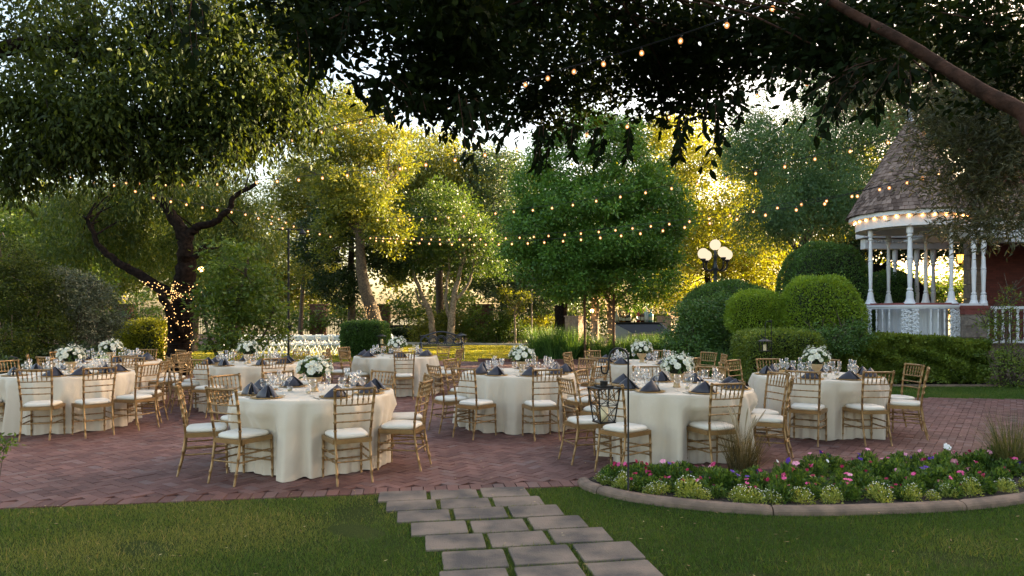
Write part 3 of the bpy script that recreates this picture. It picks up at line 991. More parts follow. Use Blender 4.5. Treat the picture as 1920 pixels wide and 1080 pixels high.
def limb(b, pts, r0, r1, n=8, steps=None, wob=.0):
    pts = resample(pts, steps or max(6, len(pts) * 4)) if len(pts) > 2 else [Vector(p) for p in pts]
    m = len(pts)
    pts = [p + Vector((random.gauss(0, wob), random.gauss(0, wob), random.gauss(0, wob * .5))) if 0 < i < m - 1 else p for i, p in enumerate(pts)]
    rr = [(r0 + (r1 - r0) * (i / (m - 1)) ** .8) * (1 + random.uniform(-.06, .06)) for i in range(m)]
    b.tube(pts, rr, n)
def tree(name, label, trunks, blobs, mat, bmat=bark, per=60, leaf=.12, lw=.5, spread=.4, shape='kite', droop=0.0, shell=.5, seed=0, nbr=14, group=None, cat='tree', flare=1.25, wob=.02, zmin=None, br=.035, brtop=.6):
    """trunks: list of (points, r0, r1); blobs as from B()"""
    base = trunks[0][0][0]
    root = empty(name, (base[0], base[1], 0))
    tag(root, label, cat, group)
    me, C = crown_mesh('crown', blobs, per, leaf, lw, spread, shape, droop, shell, mat, seed, zmin=zmin, clump=(leaf >= .12))
    g = random.Random(seed)
    b = MB()
    joints = []
    for (pts, r0, r1) in trunks:
        limb(b, pts, r0, r1, n=10, wob=wob)
        rs = resample(pts, 12) if len(pts) > 2 else [Vector(p) for p in pts]
        joints += rs[int(len(rs) * brtop):]
    for k in range(nbr):
        t = Vector(C[g.randrange(len(C))])
        j = min(joints, key=lambda q: (q - t).length + g.uniform(0, 1.0))
        mid = j.lerp(t, .5) + Vector((g.uniform(-.2, .2), g.uniform(-.2, .2), g.uniform(0, .35))) * (t - j).length * .5
        limb(b, [j, mid, t], br, br * .3, n=5, steps=6)
    o = b.build('trunk', bmat, None, smooth=True); o.parent = root; o.location = (-base[0], -base[1], 0)
    c = link('crown', me, parent=root, loc=(-base[0], -base[1], 0))
    return root
def P3(*l): return [at(*q) for q in l]
BG = 'trees around the far lawn'

# 1 dark mesquite with the lights on its trunk
Y1 = 18.5
m_tr = [
    ([at(338, 702, Y1) * 1, at(336, 640, Y1), at(342, 570, Y1), at(348, 520, Y1), at(350, 480, Y1)], .36, .24),
    ([at(350, 490, Y1), at(346, 450, Y1), at(335, 425, Y1), at(318, 395, Y1), at(300, 375, Y1), at(282, 356, Y1)], .22, .10),
    ([at(350, 470, Y1), at(352, 440, Y1), at(372, 425, Y1), at(400, 418, Y1), at(425, 395, Y1), at(440, 368, Y1), at(480, 345, Y1)], .15, .05),
    ([at(338, 560, Y1), at(300, 540, Y1), at(262, 515, Y1), at(225, 495, Y1), at(195, 470, Y1), at(175, 440, Y1), at(162, 410, Y1)], .17, .05),
    ([at(345, 500, Y1), at(368, 478, Y1), at(385, 462, Y1)], .10, .04),
    ([at(336, 622, Y1 - .3), at(322, 600, Y1 - .5), at(312, 570, Y1 - .5), at(300, 545, Y1 - .4), at(285, 530, Y1 - .3)], .12, .08),
]
m_tr[0][0][0].z = -.05
tree('mesquite_tree', 'dark twisting mesquite trunk wrapped in fairy lights with drooping olive foliage', m_tr,
     [B(180, 385, 20.5, 110, 65, 1.2, 90), B(300, 345, 21, 130, 45, 1.3, 100), B(430, 375, 21, 110, 60, 1.3, 80), B(240, 450, 21.2, 100, 55, 1.2, 60), B(450, 450, 20.5, 80, 60, 1.2, 60), B(110, 470, 20.4, 60, 50, 1.2, 36), B(390, 440, 21.6, 90, 50, 1.2, 46), B(300, 320, 18.4, 130, 16, .8, 24), B(130, 360, 18.6, 40, 40, .6, 14)],
     f_willow, dark_bark, per=130, leaf=.13, lw=.24, spread=.22, droop=.32, seed=1, nbr=26, br=.03, shell=.2)
# fairy lights thing
fl_me = MB().lathe([(0, -.013), (.009, -.009), (.0125, 0), (.009, .009), (0, .013)], 8, capb=False, capt=False).mesh('fairy_bulb', True); fl_me.materials.append(fairy_m)
def fairy(name, label, paths, n, r, group='fairy lights on tree trunks', extra=0):
    root = empty(name, (paths[0][0][0].x, paths[0][0][0].y, 0)); tag(root, label, 'fairy lights', group)
    off = Vector((-root.location.x, -root.location.y, 0))
    tot = sum(p[2] for p in paths)
    b = MB()
    for (pts, rad, share) in paths:
        rs = resample(pts, 40); cnt = int(n * share / tot)
        wire_pts = []
        for k in range(cnt):
            t = (k + .5) / cnt * 39; i = min(int(t), 38)
            p = rs[i].lerp(rs[i + 1], t - i)
            rr = rad[0] + (rad[1] - rad[0]) * t / 39 + .025
            a = k * 2.2 + random.uniform(-.5, .5)
            q = p + Vector((math.cos(a) * rr, -abs(math.sin(a)) * rr if k % 4 else math.sin(a) * rr, random.uniform(-.05, .05)))
            wire_pts.append(q)
            o = link('fairy_bulb', fl_me, parent=root, loc=q + off)
        # the wire winds round the trunk
        wp = []
        for k in range(cnt * 3):
            t = (k + .5) / (cnt * 3) * 39; i = min(int(t), 38)
            p = rs[i].lerp(rs[i + 1], t - i); a = k * .75
            rr = rad[0] + (rad[1] - rad[0]) * t / 39 + .015
            wp.append(p + Vector((math.cos(a) * rr, math.sin(a) * rr, 0)))
        b.tube(wp, .003, 4)
    o = b.build('wire', black_iron, root); o.location = off
    if extra:
        b = MB()
        for k in range(extra):
            pts, rad, share = random.choices(paths, [p[2] for p in paths])[0]
            rs = resample(pts, 40); t = random.uniform(0, 38.9); i = int(t); p = rs[i].lerp(rs[i + 1], t - i)
            rr = rad[0] + (rad[1] - rad[0]) * t / 39 + .03; a = random.uniform(PI, 2 * PI)
            q = p + Vector((math.cos(a) * rr, math.sin(a) * rr, 0))
            b.lathe([(0, -.012), (.0105, 0), (0, .012)], 6, c=q, capb=False, capt=False)
        o = b.build('more_bulbs', fairy_m, root); o.location = off; o['kind'] = 'stuff'
fairy('fairy_lights', 'warm fairy lights wound up the dark mesquite trunk and its low arm',
      [([at(338, 690, Y1), at(336, 640, Y1), at(342, 570, Y1), at(347, 530, Y1)], (.36, .27), 62), ([at(336, 612, Y1 - .3), at(322, 600, Y1 - .5), at(312, 570, Y1 - .5), at(292, 540, Y1 - .4)], (.13, .08), 14), ([at(338, 560, Y1 - .25), at(318, 545, Y1 - .3), at(280, 528, Y1 - .3)], (.18, .15), 22)], 99, .3, extra=150)

# 2.. background trees
tree('ash_tree', 'dark green leafy tree at the far left behind the grey shrubs', [([gnd(40, 660) , at(35, 560, 28), at(30, 470, 28)], .22, .12)] if False else [([Vector((-20, 28, 0)), Vector((-20.2, 28, 3)), Vector((-20.4, 28, 5))], .25, .12)],
     [B(40, 430, 28, 90, 70, 3, 90), B(120, 500, 26, 90, 60, 2.5, 80), B(10, 520, 25, 70, 60, 2, 60)], f_mid, per=100, leaf=.15, spread=.36, seed=2, group=BG)
tree('golden_tree', 'golden sunlit tree glowing behind the dark mesquite limbs', [([Vector((-14.5, 31, 0)), Vector((-14.3, 31, 3)), Vector((-14, 31, 5))], .22, .12)],
     [B(290, 440, 31, 140, 80, 2.6, 110), B(180, 500, 32, 90, 60, 2, 50), B(400, 480, 30, 100, 70, 2, 70)], f_yel, per=80, leaf=.17, spread=.45, seed=3, group=BG)
tree('leafy_tree', 'small broad-leaved green tree standing right of the light-wrapped trunk', [([Vector((-7.1, 16.8, 0)), Vector((-7.0, 16.8, 1.1)), Vector((-6.7, 16.8, 2.2)), Vector((-6.5, 16.8, 3))], .07, .03), ([Vector((-7.1, 16.8, .3)), Vector((-7.5, 16.8, 1.2)), Vector((-7.6, 16.8, 2.2))], .05, .02), ([Vector((-6.8, 16.9, 0)), Vector((-6.2, 16.9, 1)), Vector((-5.9, 16.9, 1.8))], .05, .02)],
     [B(440, 500, 17, 60, 55, .9, 60), B(410, 580, 16.8, 50, 50, .8, 60), B(480, 570, 17, 60, 55, .8, 60), B(440, 640, 16.6, 70, 25, .7, 30), B(520, 610, 17.2, 25, 35, .5, 16)],
     f_mid, per=44, leaf=.10, lw=.48, spread=.14, shape='leaf', seed=4, group=BG, nbr=24, br=.015, shell=.2)
tree('tall_elm', 'tall yellow-green tree rising highest in the background, leaning trunk with lights', [([at(722, 660, 33), at(700, 590, 33), at(684, 540, 33), at(676, 480, 33), at(672, 400, 33), at(668, 320, 33)], .38, .16), ([at(676, 440, 33), at(700, 390, 33), at(725, 350, 33)], .12, .05), ([at(676, 450, 33), at(645, 400, 33), at(615, 350, 33)], .12, .05)],
     [B(665, 250, 34, 80, 70, 2.6, 110), B(600, 310, 35, 70, 60, 2.4, 70), B(730, 290, 34, 60, 60, 2.2, 60), B(650, 200, 35, 40, 30, 1.2, 24), B(690, 380, 32.5, 60, 50, 1.6, 50), B(640, 350, 32.5, 50, 50, 1.6, 40), B(620, 430, 33, 40, 50, 1.4, 30), B(730, 440, 32.5, 46, 40, 1.4, 30)], f_yel, bark, per=110, leaf=.15, spread=.38, seed=5, group=BG, shell=.2, nbr=24, br=.05)
fairy('fairy_lights', 'fairy lights wrapped around the leaning trunk beside the clipped green hedge', [([at(722, 650, 32.9), at(708, 610, 32.9), at(694, 570, 32.9)], (.38, .33), 50)], 70, .3, extra=60)
tree('dark_elm', 'dark green tree in front of the tall yellow one, sky glowing on its left', [([Vector((-8.7, 37, 0)), Vector((-8.7, 37, 4)), Vector((-8.8, 37, 7))], .25, .12)],
     [B(660, 390, 36, 75, 70, 2.4, 100), B(600, 450, 36, 45, 60, 1.8, 46), B(720, 460, 36, 60, 60, 2, 60), B(640, 540, 36, 55, 40, 1.8, 44)], f_dark, per=130, leaf=.15, spread=.36, seed=6, group=BG, shell=.3)
tree('pale_tree', 'thin pale tree with sky glowing through it behind the black lamp pole', [([Vector((-13.6, 44, 0)), Vector((-13.5, 44, 3)), Vector((-13.2, 44, 6)), Vector((-13, 44, 9))], .16, .07), ([Vector((-13.4, 44, 4)), Vector((-12.4, 44, 6.5)), Vector((-11.8, 44, 8.5))], .08, .03)],
     [B(575, 330, 44, 55, 60, 2, 50), B(590, 420, 44, 60, 60, 2, 50), B(540, 450, 45, 60, 70, 2, 60), B(600, 510, 44, 50, 40, 1.6, 40), B(540, 370, 40, 50, 60, 2, 90), B(590, 360, 40, 40, 60, 1.5, 70)], f_yel, bark, per=70, leaf=.16, spread=.5, seed=17, group=BG, shell=.1, nbr=20)
tree('pepper_tree', 'olive green tree touched with yellow, behind the topiary tree on its left', [([Vector((-4.4, 42, 0)), Vector((-4.5, 42, 5)), Vector((-4.6, 42, 9))], .3, .14)],
     [B(810, 300, 42, 80, 60, 3, 100), B(880, 330, 43, 60, 60, 2.5, 60), B(770, 370, 42, 60, 60, 2.5, 60)], f_yel, per=110, leaf=.18, spread=.45, seed=7, group=BG, shell=.3, droop=.3)
tree('multi_trunk_tree', 'green tree on several pale bare trunks behind the far shrubs', [
    ([at(845, 640, 36), at(848, 590, 36), at(855, 540, 36), at(872, 480, 36)], .24, .1), ([at(845, 600, 36), at(835, 560, 36), at(842, 500, 36)], .12, .06), ([at(852, 565, 36), at(880, 530, 36), at(890, 480, 36)], .1, .05),
    ([at(812, 640, 36.5), at(806, 590, 36.5), at(790, 550, 36.5), at(770, 500, 36.5)], .2, .08), ([at(806, 580, 36.4), at(786, 565, 36.4), at(780, 540, 36.4)], .09, .05)],
     [B(830, 430, 36.5, 95, 50, 3, 100), B(780, 480, 37, 70, 45, 2.4, 60), B(900, 480, 37, 75, 50, 2.4, 70), B(830, 380, 37, 60, 40, 2, 40)], foliage('leaf_mixed', (.018, .045, .012), (.04, .085, .02), (.10, .14, .03), trans=(.35, 0)), pale_bark, per=100, leaf=.15, spread=.38, seed=8, group=BG, shell=.3, nbr=20)
tree('cypress_like_tree', 'dark blue-green tree between the pale trunks and the round topiary tree', [([Vector((-.5, 43, 0)), Vector((-.5, 43, 5)), Vector((-.5, 43, 9))], .3, .15)],
     [B(930, 340, 42, 65, 70, 2.6, 110), B(950, 450, 41, 70, 80, 2.6, 110), B(960, 545, 40, 80, 45, 2.4, 70), B(1050, 540, 40, 60, 50, 2.4, 60)], f_blue, per=110, leaf=.17, spread=.42, seed=9, group=BG, shell=.3)
tree('glowing_tree', 'bright yellow sunlit tree behind the five-globe street lamp', [([Vector((10.6, 36, 0)), Vector((10.4, 36, 3)), Vector((10.2, 36, 5))], .25, .12)],
     [B(1320, 330, 35, 85, 80, 3, 120), B(1270, 260, 36, 70, 50, 2.6, 60), B(1330, 450, 34, 100, 70, 3, 130), B(1270, 545, 39, 80, 40, 2.4, 70), B(1430, 490, 34, 80, 60, 2.6, 80), B(1230, 250, 37, 40, 30, 2, 24), B(1400, 400, 35, 50, 50, 2.2, 40)], f_sun_yellow, dark_bark, per=90, leaf=.15, spread=.38, seed=10, group=BG, shell=.25, nbr=26)
tree('feathery_tree', 'large feathery blue-green tree behind and left of the gazebo roof', [([at(1475, 640, 30), at(1478, 560, 30), at(1500, 480, 30), at(1530, 400, 30), at(1560, 320, 30)], .3, .14), ([at(1500, 480, 30), at(1450, 400, 30), at(1420, 330, 30)], .12, .05), ([at(1480, 560, 30), at(1560, 500, 30), at(1640, 490, 30)], .14, .07)],
     [B(1470, 300, 28, 110, 100, 2.6, 150), B(1400, 260, 29, 60, 70, 2, 60), B(1560, 220, 29, 100, 90, 2.6, 120), B(1560, 370, 27, 90, 70, 2.2, 110), B(1440, 410, 27, 75, 50, 2, 70), B(1640, 300, 29, 100, 120, 2.5, 90), B(1760, 200, 30, 120, 100, 2.5, 90), B(1550, 120, 30, 120, 60, 2.5, 60)], f_feather, bark, per=150, leaf=.12, lw=.35, spread=.32, seed=11, group=BG, shell=.2, nbr=26, droop=.12)
tree('backdrop_oak', 'green tree glimpsed through the gazebo with a low arching dark limb', [([Vector((16.5, 27, 0)), Vector((16.4, 27, 2.0)), Vector((15.4, 27, 3.1)), Vector((13.5, 27, 3.6)), Vector((11.5, 27, 3.7))], .35, .16)],
     [B(1650, 460, 27, 60, 26, 1.6, 50), B(1740, 462, 27, 70, 26, 1.6, 56), B(1840, 440, 28, 60, 50, 2, 50), B(1700, 400, 29, 130, 50, 2.4, 80)], f_dark, dark_bark, per=60, leaf=.15, spread=.26, seed=12, group=BG)
tree('slim_dark_tree', 'slim dark-trunked tree left of the bar behind the tall grasses', [([Vector((2.3, 32, 0)), Vector((2.3, 32, 2)), Vector((2.35, 32, 4.2))], .34, .26)],
     [B(1040, 520, 32, 55, 30, 1.8, 40)], f_dark, dark_bark, per=50, leaf=.15, spread=.3, seed=13, group=BG)
tree('far_small_tree', 'small thin tree with one slim pale trunk near the far kerb', [([Vector((.2, 37, 0)), Vector((.15, 37, 1.2)), Vector((.1, 37, 2.2))], .07, .04)],
     [B(965, 560, 37, 30, 26, .9, 22)], f_yel, pale_bark, per=50, leaf=.14, spread=.26, seed=14, group=BG)
tree('sun_blocking_tree', 'mostly unseen dark tree added behind the brick house to block low sun', [([Vector((27, 33, 0)), Vector((27, 33, 5)), Vector((26.8, 33, 9))], .4, .2)],  # added mostly out of view to keep sun off the left canopy
     [(26, 33, 11, 5.5, 4, 4.5, 260), (33, 30, 10, 5, 4, 4.5, 200), (20.5, 34, 12.5, 3.5, 3, 3.5, 120), (38, 26, 10, 5, 4, 5, 160), (30, 31, 15, 4, 3, 3, 120)], f_dark, dark_bark, per=110, leaf=.22, spread=.6, seed=16, group=BG)
# distant woods behind the fence: two masses nobody could count
me, _ = crown_mesh('distant_wood', [B(x, yy, 62, wx, hh, 4, nn) for (x, yy, wx, hh, nn) in ((-60, 480, 150, 130, 150), (120, 470, 120, 120, 150), (260, 470, 110, 120, 150), (400, 480, 100, 110, 130), (500, 520, 80, 80, 90), (590, 520, 70, 90, 60),
     (740, 440, 90, 130, 150), (860, 440, 90, 140, 160), (980, 440, 90, 140, 170), (1100, 460, 90, 140, 150), (1220, 430, 100, 170, 170), (1350, 480, 90, 110, 120), (1480, 400, 110, 180, 190), (1600, 400, 90, 160, 150), (1640, 560, 60, 26, 40), (1900, 480, 120, 110, 90), (2020, 480, 120, 110, 90))],
                   70, .40, .6, .75, mat=f_yel, seed=77, shell=.1)
tag(link('distant_wood', me), 'hazy yellow-green mass of distant trees beyond the iron fence', 'wood', kind='stuff')
me, _ = crown_mesh('undergrowth', [B(x, yy, 47, wx, hh, 1.5, nn) for (x, yy, wx, hh, nn) in ((560, 600, 60, 22, 26), (470, 590, 60, 40, 40), (650, 590, 50, 26, 30), (770, 575, 60, 30, 40), (860, 575, 50, 34, 40), (1760, 545, 60, 36, 50), (1800, 575, 50, 34, 50), (1690, 540, 40, 40, 36), (1000, 590, 70, 30, 40), (1120, 590, 80, 40, 50), (1230, 570, 60, 40, 40), (1330, 590, 90, 40, 50), (250, 590, 100, 40, 50), (60, 590, 120, 50, 60))],
                   60, .22, .5, .4, mat=f_mid, seed=78, shell=.2)
tag(link('undergrowth', me), 'tangled green undergrowth filling the gaps below the far trees', 'undergrowth', kind='stuff')

# topiary tree with two trunks, stakes, lights
YT = 24.5
tree('topiary_tree', 'big dense round-headed green tree in the centre with a light-wrapped trunk', [([Vector((2.95, YT, 0)), Vector((2.97, YT, 1.2)), Vector((3.0, YT, 2.4)), Vector((3.0, YT, 4))], .17, .12), ([Vector((3.6, YT + .5, 0)), Vector((3.62, YT + .5, 1.3)), Vector((3.5, YT + .5, 2.6)), Vector((3.3, YT + .4, 4))], .15, .1), ([Vector((3.6, YT + .5, 1.9)), Vector((4.3, YT + .4, 2.6))], .08, .05)],
     [B(1112, 330, YT, 118, 112, 2.4, 176), B(1115, 430, YT, 158, 100, 3.0, 260), B(1064, 500, YT, 92, 70, 2.3, 100), B(1180, 500, YT, 86, 70, 2.3, 100), B(1020, 370, YT, 55, 60, 1.4, 46), B(1215, 400, YT, 70, 78, 1.6, 63), B(1130, 262, YT, 74, 40, 1.5, 37), B(990, 450, YT, 44, 54, 1.3, 29), B(1120, 450, YT, 120, 90, 1.8, 67)],
     f_top, pale_bark, per=170, leaf=.115, lw=.5, spread=.215, shape='kite', seed=15, shell=.8, group='trees around the patio')
fairy('fairy_lights', 'fairy lights wound round the twin trunks of the round topiary tree', [([Vector((2.95, YT - .02, .1)), Vector((2.97, YT, 1.2)), Vector((3.0, YT, 2.3))], (.17, .14), 40), ([Vector((3.6, YT + .48, .1)), Vector((3.62, YT + .5, 1.3)), Vector((3.52, YT + .5, 2.4))], (.15, .12), 50)], 95, .2, extra=60)
for (px, lab) in ((1097, 'left'), (1151, 'right')):
    b = MB(); x = (px - 960) * 23.8 / F
    b.tube([(x, 23.8, 0), (x + random.uniform(-.02, .02), 23.8, 2.35)], .045, 8)
    b.box((x, 23.8, 2.30), (.11, .05, .03))
    tag(b.build('support_stake', rust_pole), 'rusty brown stake %s of the round tree light-wrapped trunk' % lab, 'stake', 'stakes holding the round tree')

# hedge / topiary builder: leaves on a clipped surface around a twiggy core
def clipped(name, label, center, rad, n, mat, leaf=.05, e=2.6, jit=.045, cat='hedge', group=None, top_mat=None, seed=0, zb=0.0, out=.7, rough=.03, lw=.55, shape='kite'):
    g = np.random.default_rng(seed + 300)
    cx, cy_, cz = center; rx, ry, rz = rad
    d = unit(g.normal(size=(n, 3)))
    # project to a superellipsoid
    nrm = (np.abs(d) ** e).sum(1, keepdims=True) ** (1 / e)
    s = d / nrm
    nn = unit(np.sign(s) * np.abs(s) ** (e - 1) / np.array([rx, ry, rz]))
    ph = g.uniform(0, 6, 3)
    rough = rough * 1.5
    lump = 1 + rough * (np.sin(s[:, :1] * 5 + ph[0]) * np.cos(s[:, 1:2] * 6 + ph[1]) + np.sin(s[:, 2:] * 7 + ph[2]) * .6)
    P = s * np.array([rx, ry, rz]) * lump + nn * g.normal(0, jit, (n, 1)) - nn * np.abs(g.normal(0, jit, (n, 1)))
    P += np.array([cx, cy_, cz])
    keep = P[:, 2] > zb
    P, nn2 = P[keep], nn[keep]
    N = len(P)
    stray = g.random(N) < .02
    P[stray] += nn2[stray] * g.uniform(.02, .10, (int(stray.sum()), 1))
    D = nn2 * out + g.normal(0, .6, (N, 3)); D[:, 2] += .25
    L = g.uniform(.6, 1.3, N) * leaf
    V, k = leaf_verts(P, D, L, L * lw, shape)
    cl = .5 + .5 * np.sin(P[:, 0] * 6.1 + 1) * np.sin(P[:, 2] * 7.3) * np.sin(P[:, 1] * 5 + 2)
    r = np.clip(.35 * cl + .65 * g.random(N), 0, 1)
    core = MB(); nu, nv = 28, 16; vs = []; fs = []
    for j in range(nv + 1):
        th = PI * j / nv
        for i in range(nu):
            a = 2 * PI * i / nu
            q = np.array([math.sin(th) * math.cos(a), math.sin(th) * math.sin(a), math.cos(th)])
            q = q / ((np.abs(q) ** e).sum() ** (1 / e)) * .93
            z = max(cz + q[2] * rz, zb - .02)
            vs.append((cx + q[0] * rx, cy_ + q[1] * ry, z))
    for j in range(nv):
        for i in range(nu): fs.append((j * nu + i, (j + 1) * nu + i, (j + 1) * nu + (i + 1) % nu, j * nu + (i + 1) % nu))
    core.add(vs, fs)
    root = empty(name, (cx, cy_, zb))
    tag(root, label, cat, group)
    me = fast_mesh('foliage', V, k, r, extra=core); me.materials.append(mat); me.materials.append(core_m)
    link('foliage', me, parent=root, loc=(-cx, -cy_, -zb))
    st = MB(); st.tube([(0, 0, -zb - .02), (.02, 0, .25)], .05, 8); st.build('stem', bark, root)
    return root
def clipbox(px0, px1, py0, py1, Y, dep):
    a = at(px0, py0, Y + dep * .75); b_ = at(px1, py1, Y + dep * .75)
    z0 = max(b_.z, 0)
    return ((a.x + b_.x) / 2, Y + dep, (a.z + z0) / 2), ((b_.x - a.x) / 2, dep, (a.z - z0) / 2)
TG = 'clipped topiary shrubs by the gazebo'
c, r = clipbox(1478, 1626, 458, 700, 18.8, 1.1)
clipped('domed_topiary', 'tallest clipped green dome behind the others, left of the gazebo', c, r, 52000, f_cliph, .055, 3.2, .02, 'shrub', TG, seed=1)
c, r = clipbox(1470, 1614, 522, 720, 15.8, .9)
clipped('domed_topiary', 'wide lime-topped clipped mound directly left of the gazebo railing', c, r, 50000, f_lime, .05, 3.0, .022, 'shrub', TG, seed=2)
c, r = clipbox(1370, 1474, 544, 640, 16.4, .75)
clipped('ball_topiary', 'small bright lime clipped ball in front of the wide dark dome', c, r, 30000, f_lime, .045, 2.3, .018, 'shrub', TG, seed=3)
c, r = clipbox(1285, 1455, 528, 700, 19.5, 1.2)
clipped('domed_topiary', 'wide dark green clipped dome below the street lamp globes', c, r, 50000, f_cliph, .055, 2.7, .025, 'shrub', TG, seed=4)
c, r = clipbox(1635, 1706, 508, 640, 21, .9)
clipped('domed_topiary', 'dark clipped dome seen between the gazebo posts', c, r, 22000, f_cliph, .06, 2.6, .02, 'shrub', TG, seed=5)
c, r = clipbox(1392, 1530, 622, 716, 14.6, .75)
clipped('box_hedge', 'square clipped green hedge beside the small hanging lantern', c, r, 34000, f_hedge, .05, 7, .03, 'hedge', 'clipped hedges', seed=6, rough=.02)
# long low hedge before the gazebo
def long_hedge():
    g = np.random.default_rng(5)
    x0, x1 = at(1536, 0, 15.8).x, at(1850, 0, 15.8).x
    n = 100000
    x = g.uniform(x0, x1, n)
    ht = 1.02 + .06 * np.sin(x * 2.2) + .04 * np.sin(x * 5.7 + 1) + .02 * g.normal(size=n)
    face = g.random(n)
    y = np.where(face < .62, 15.65, g.uniform(15.65, 16.9, n))
    z = np.where(face < .62, g.uniform(.04, 1, n) ** .8 * ht, ht)
    # puffs and hollows on the front
    puff = .10 * np.sin(x * 4.3 + z * 5) * np.sin(z * 7.1 + x * 1.7) + .09 * np.sin(x * 11 + z * 9) * np.sin(z * 13 - x * 5)
    y = np.where(face < .62, y - puff + np.abs(g.normal(0, .06, n)) + .10 * np.clip(z - .7, 0, 1), y)
    hole = (np.sin(x * 7.6 + .4) * np.sin(z * 9 + x * 3) > .6) & (g.random(n) < .5) & (face < .62) & (z < .8)
    low = (z < .22) & (g.random(n) < .5)
    k_ = ~(hole | low)
    P = np.stack([x, y, z + g.normal(0, .02, n)], 1)[k_]
    N = len(P)
    D = np.stack([g.normal(0, .6, N), -np.abs(g.normal(.6, .5, N)), g.normal(.3, .5, N)], 1)
    D[:, 2] += .5 * np.sin(P[:, 2] * 13 + P[:, 0] * 6)
    L = g.uniform(.04, .085, N)
    V, kk = leaf_verts(P, D, L, L * .55, 'leaf')
    cl = .5 + .5 * np.sin(P[:, 0] * 5.3 + P[:, 2] * 3) * np.sin(P[:, 2] * 8) + .35 * (P[:, 2] > .8)  # upper leaves toned lighter, sky light put into the colour
    core = MB(); core.box(((x0 + x1) / 2, 16.35, .48), (x1 - x0 - .1, 1.0, .92))
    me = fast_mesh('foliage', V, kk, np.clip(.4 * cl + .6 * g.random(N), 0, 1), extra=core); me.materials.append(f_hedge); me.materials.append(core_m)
    root = empty('long_hedge', ((x0 + x1) / 2, 16.2, 0)); tag(root, 'long low leafy hedge in front of the gazebo railing', 'hedge', 'clipped hedges')
    link('foliage', me, parent=root, loc=(-(x0 + x1) / 2, -16.2, 0))
    b = MB()
    for k in range(16):
        xx = x0 + (x1 - x0) * (k + .5) / 16
        b.tube([(xx, 15.9, 0), (xx + random.uniform(-.1, .1), 15.8, .3), (xx + random.uniform(-.25, .25), 15.76, .55)], [.02, .014, .006], 5)
    o = b.build('branches', bark, root); o.location = (-(x0 + x1) / 2, -16.2, 0)
long_hedge()
# hedge edging board
b = MB(); b.box((9.6, 15.5, .01), (7.6, .08, .06)); tag(b.build('lawn_edging', concrete_tan), kind='structure')

# left side shrubs and the yellow hedge
def loose(name, label, blobs, mat, base, leaf=.06, per=50, spread=.12, seed=0, cat='shrub', group='loose shrubs', lw=.5, shape='kite', shell=.6, stems=6):
    root = empty(name, (base[0], base[1], 0)); tag(root, label, cat, group)
    me, C = crown_mesh('foliage', blobs, per, leaf, lw, spread, shape, 0, shell, mat, seed)
    V = None
    link('foliage', me, parent=root, loc=(-base[0], -base[1], 0))
    b = MB(); g = random.Random(seed)
    for k in range(stems):
        t = Vector(C[g.randrange(len(C))])
        s0 = Vector((base[0] + g.uniform(-.2, .2), base[1] + g.uniform(-.15, .15), 0))
        limb(b, [s0, s0.lerp(t, .5) + Vector((0, 0, .2 if spread > .05 else .02)), t], .03 if spread > .05 else .005, .01 if spread > .05 else .002, 5)
    for (cx, cy_, cz, rx, ry, rz, n) in blobs:
        # woody inner mass of crossing twigs
        for k in range(14 if spread > .05 else 0):
            q = Vector((cx + g.uniform(-.6, .6) * rx, cy_ + g.uniform(-.6, .6) * ry, cz + g.uniform(-.6, .6) * rz))
            q2 = q + Vector((g.uniform(-.4, .4), g.uniform(-.3, .3), g.uniform(.1, .5)))
            b.tube([q, q2], [.012, .005], 4)
    o = b.build('stems', bark, root); o.location = (-base[0], -base[1], 0)
    return root
loose('grey_shrub', 'large rounded grey-green shrub right behind the leftmost tables', [B(150, 585, 15.2, 68, 72, .8, 330), B(105, 560, 15.4, 60, 60, .8, 180)], f_greysh, at(140, 0, 15.2), .055, 62, .10, 21, stems=8)
loose('olive_shrub', 'tall dark olive shrub filling the left edge of the garden', [B(40, 570, 14.2, 70, 90, .8, 320), B(10, 500, 14.5, 60, 60, .8, 130), B(75, 630, 14, 50, 50, .6, 100), B(5, 660, 13, 50, 50, .5, 90)], f_left, at(30, 0, 14.2), .055, 60, .11, 22, stems=8)
loose('laurel_shrub', 'low glossy dark shrub at the left behind the table lantern', [B(60, 690, 13.4, 60, 30, .5, 90), B(10, 720, 12, 30, 40, .4, 60), B(130, 670, 14, 40, 24, .4, 50)], f_dark, at(60, 0, 13.2), .09, 30, .10, 23, shape='leaf')
c, r = clipbox(224, 322, 603, 680, 21.0, .8)
clipped('golden_hedge', 'rounded yellow-green hedge glowing in the sun behind the left tables', c, r, 26000, f_sun_yellow, .07, 3.4, .05, 'hedge', 'clipped hedges', seed=7, rough=.05)
c, r = clipbox(644, 724, 605, 668, 26.0, .8)
clipped('box_hedge', 'clipped block hedge beside the rows of white folding chairs', c, r, 26000, f_cliph, .07, 8, .025, 'hedge', 'clipped hedges', seed=8, rough=.01)
c, r = clipbox(724, 850, 618, 646, 42, .8)
clipped('low_hedge', 'low dark hedge below the arched gate at the far kerb', c, r, 14000, f_dark, .13, 6, .05, 'hedge', 'clipped hedges', seed=9)
loose('sunlit_shrub', 'yellow-tipped leafy shrub left of the pair behind the iron bench', [B(815, 618, 39, 42, 26, .8, 60), B(850, 610, 39, 36, 24, .8, 50)], f_yel, at(830, 0, 39), .15, 50, .22, 24)
loose('sunlit_shrub', 'dark leafy shrub with sunlit edges right of the pair behind the lantern', [B(915, 616, 38.6, 52, 30, .8, 80), B(960, 618, 38.6, 36, 26, .8, 50)], f_mid, at(930, 0, 38.6), .15, 50, .22, 25)
loose('golden_shrub', 'small glowing golden shrub beside the slim pole', [B(1012, 612, 40, 24, 12, .6, 30), B(1040, 606, 41, 26, 10, .6, 26)], f_sun_yellow, at(1012, 0, 40), .15, 44, .2, 26)
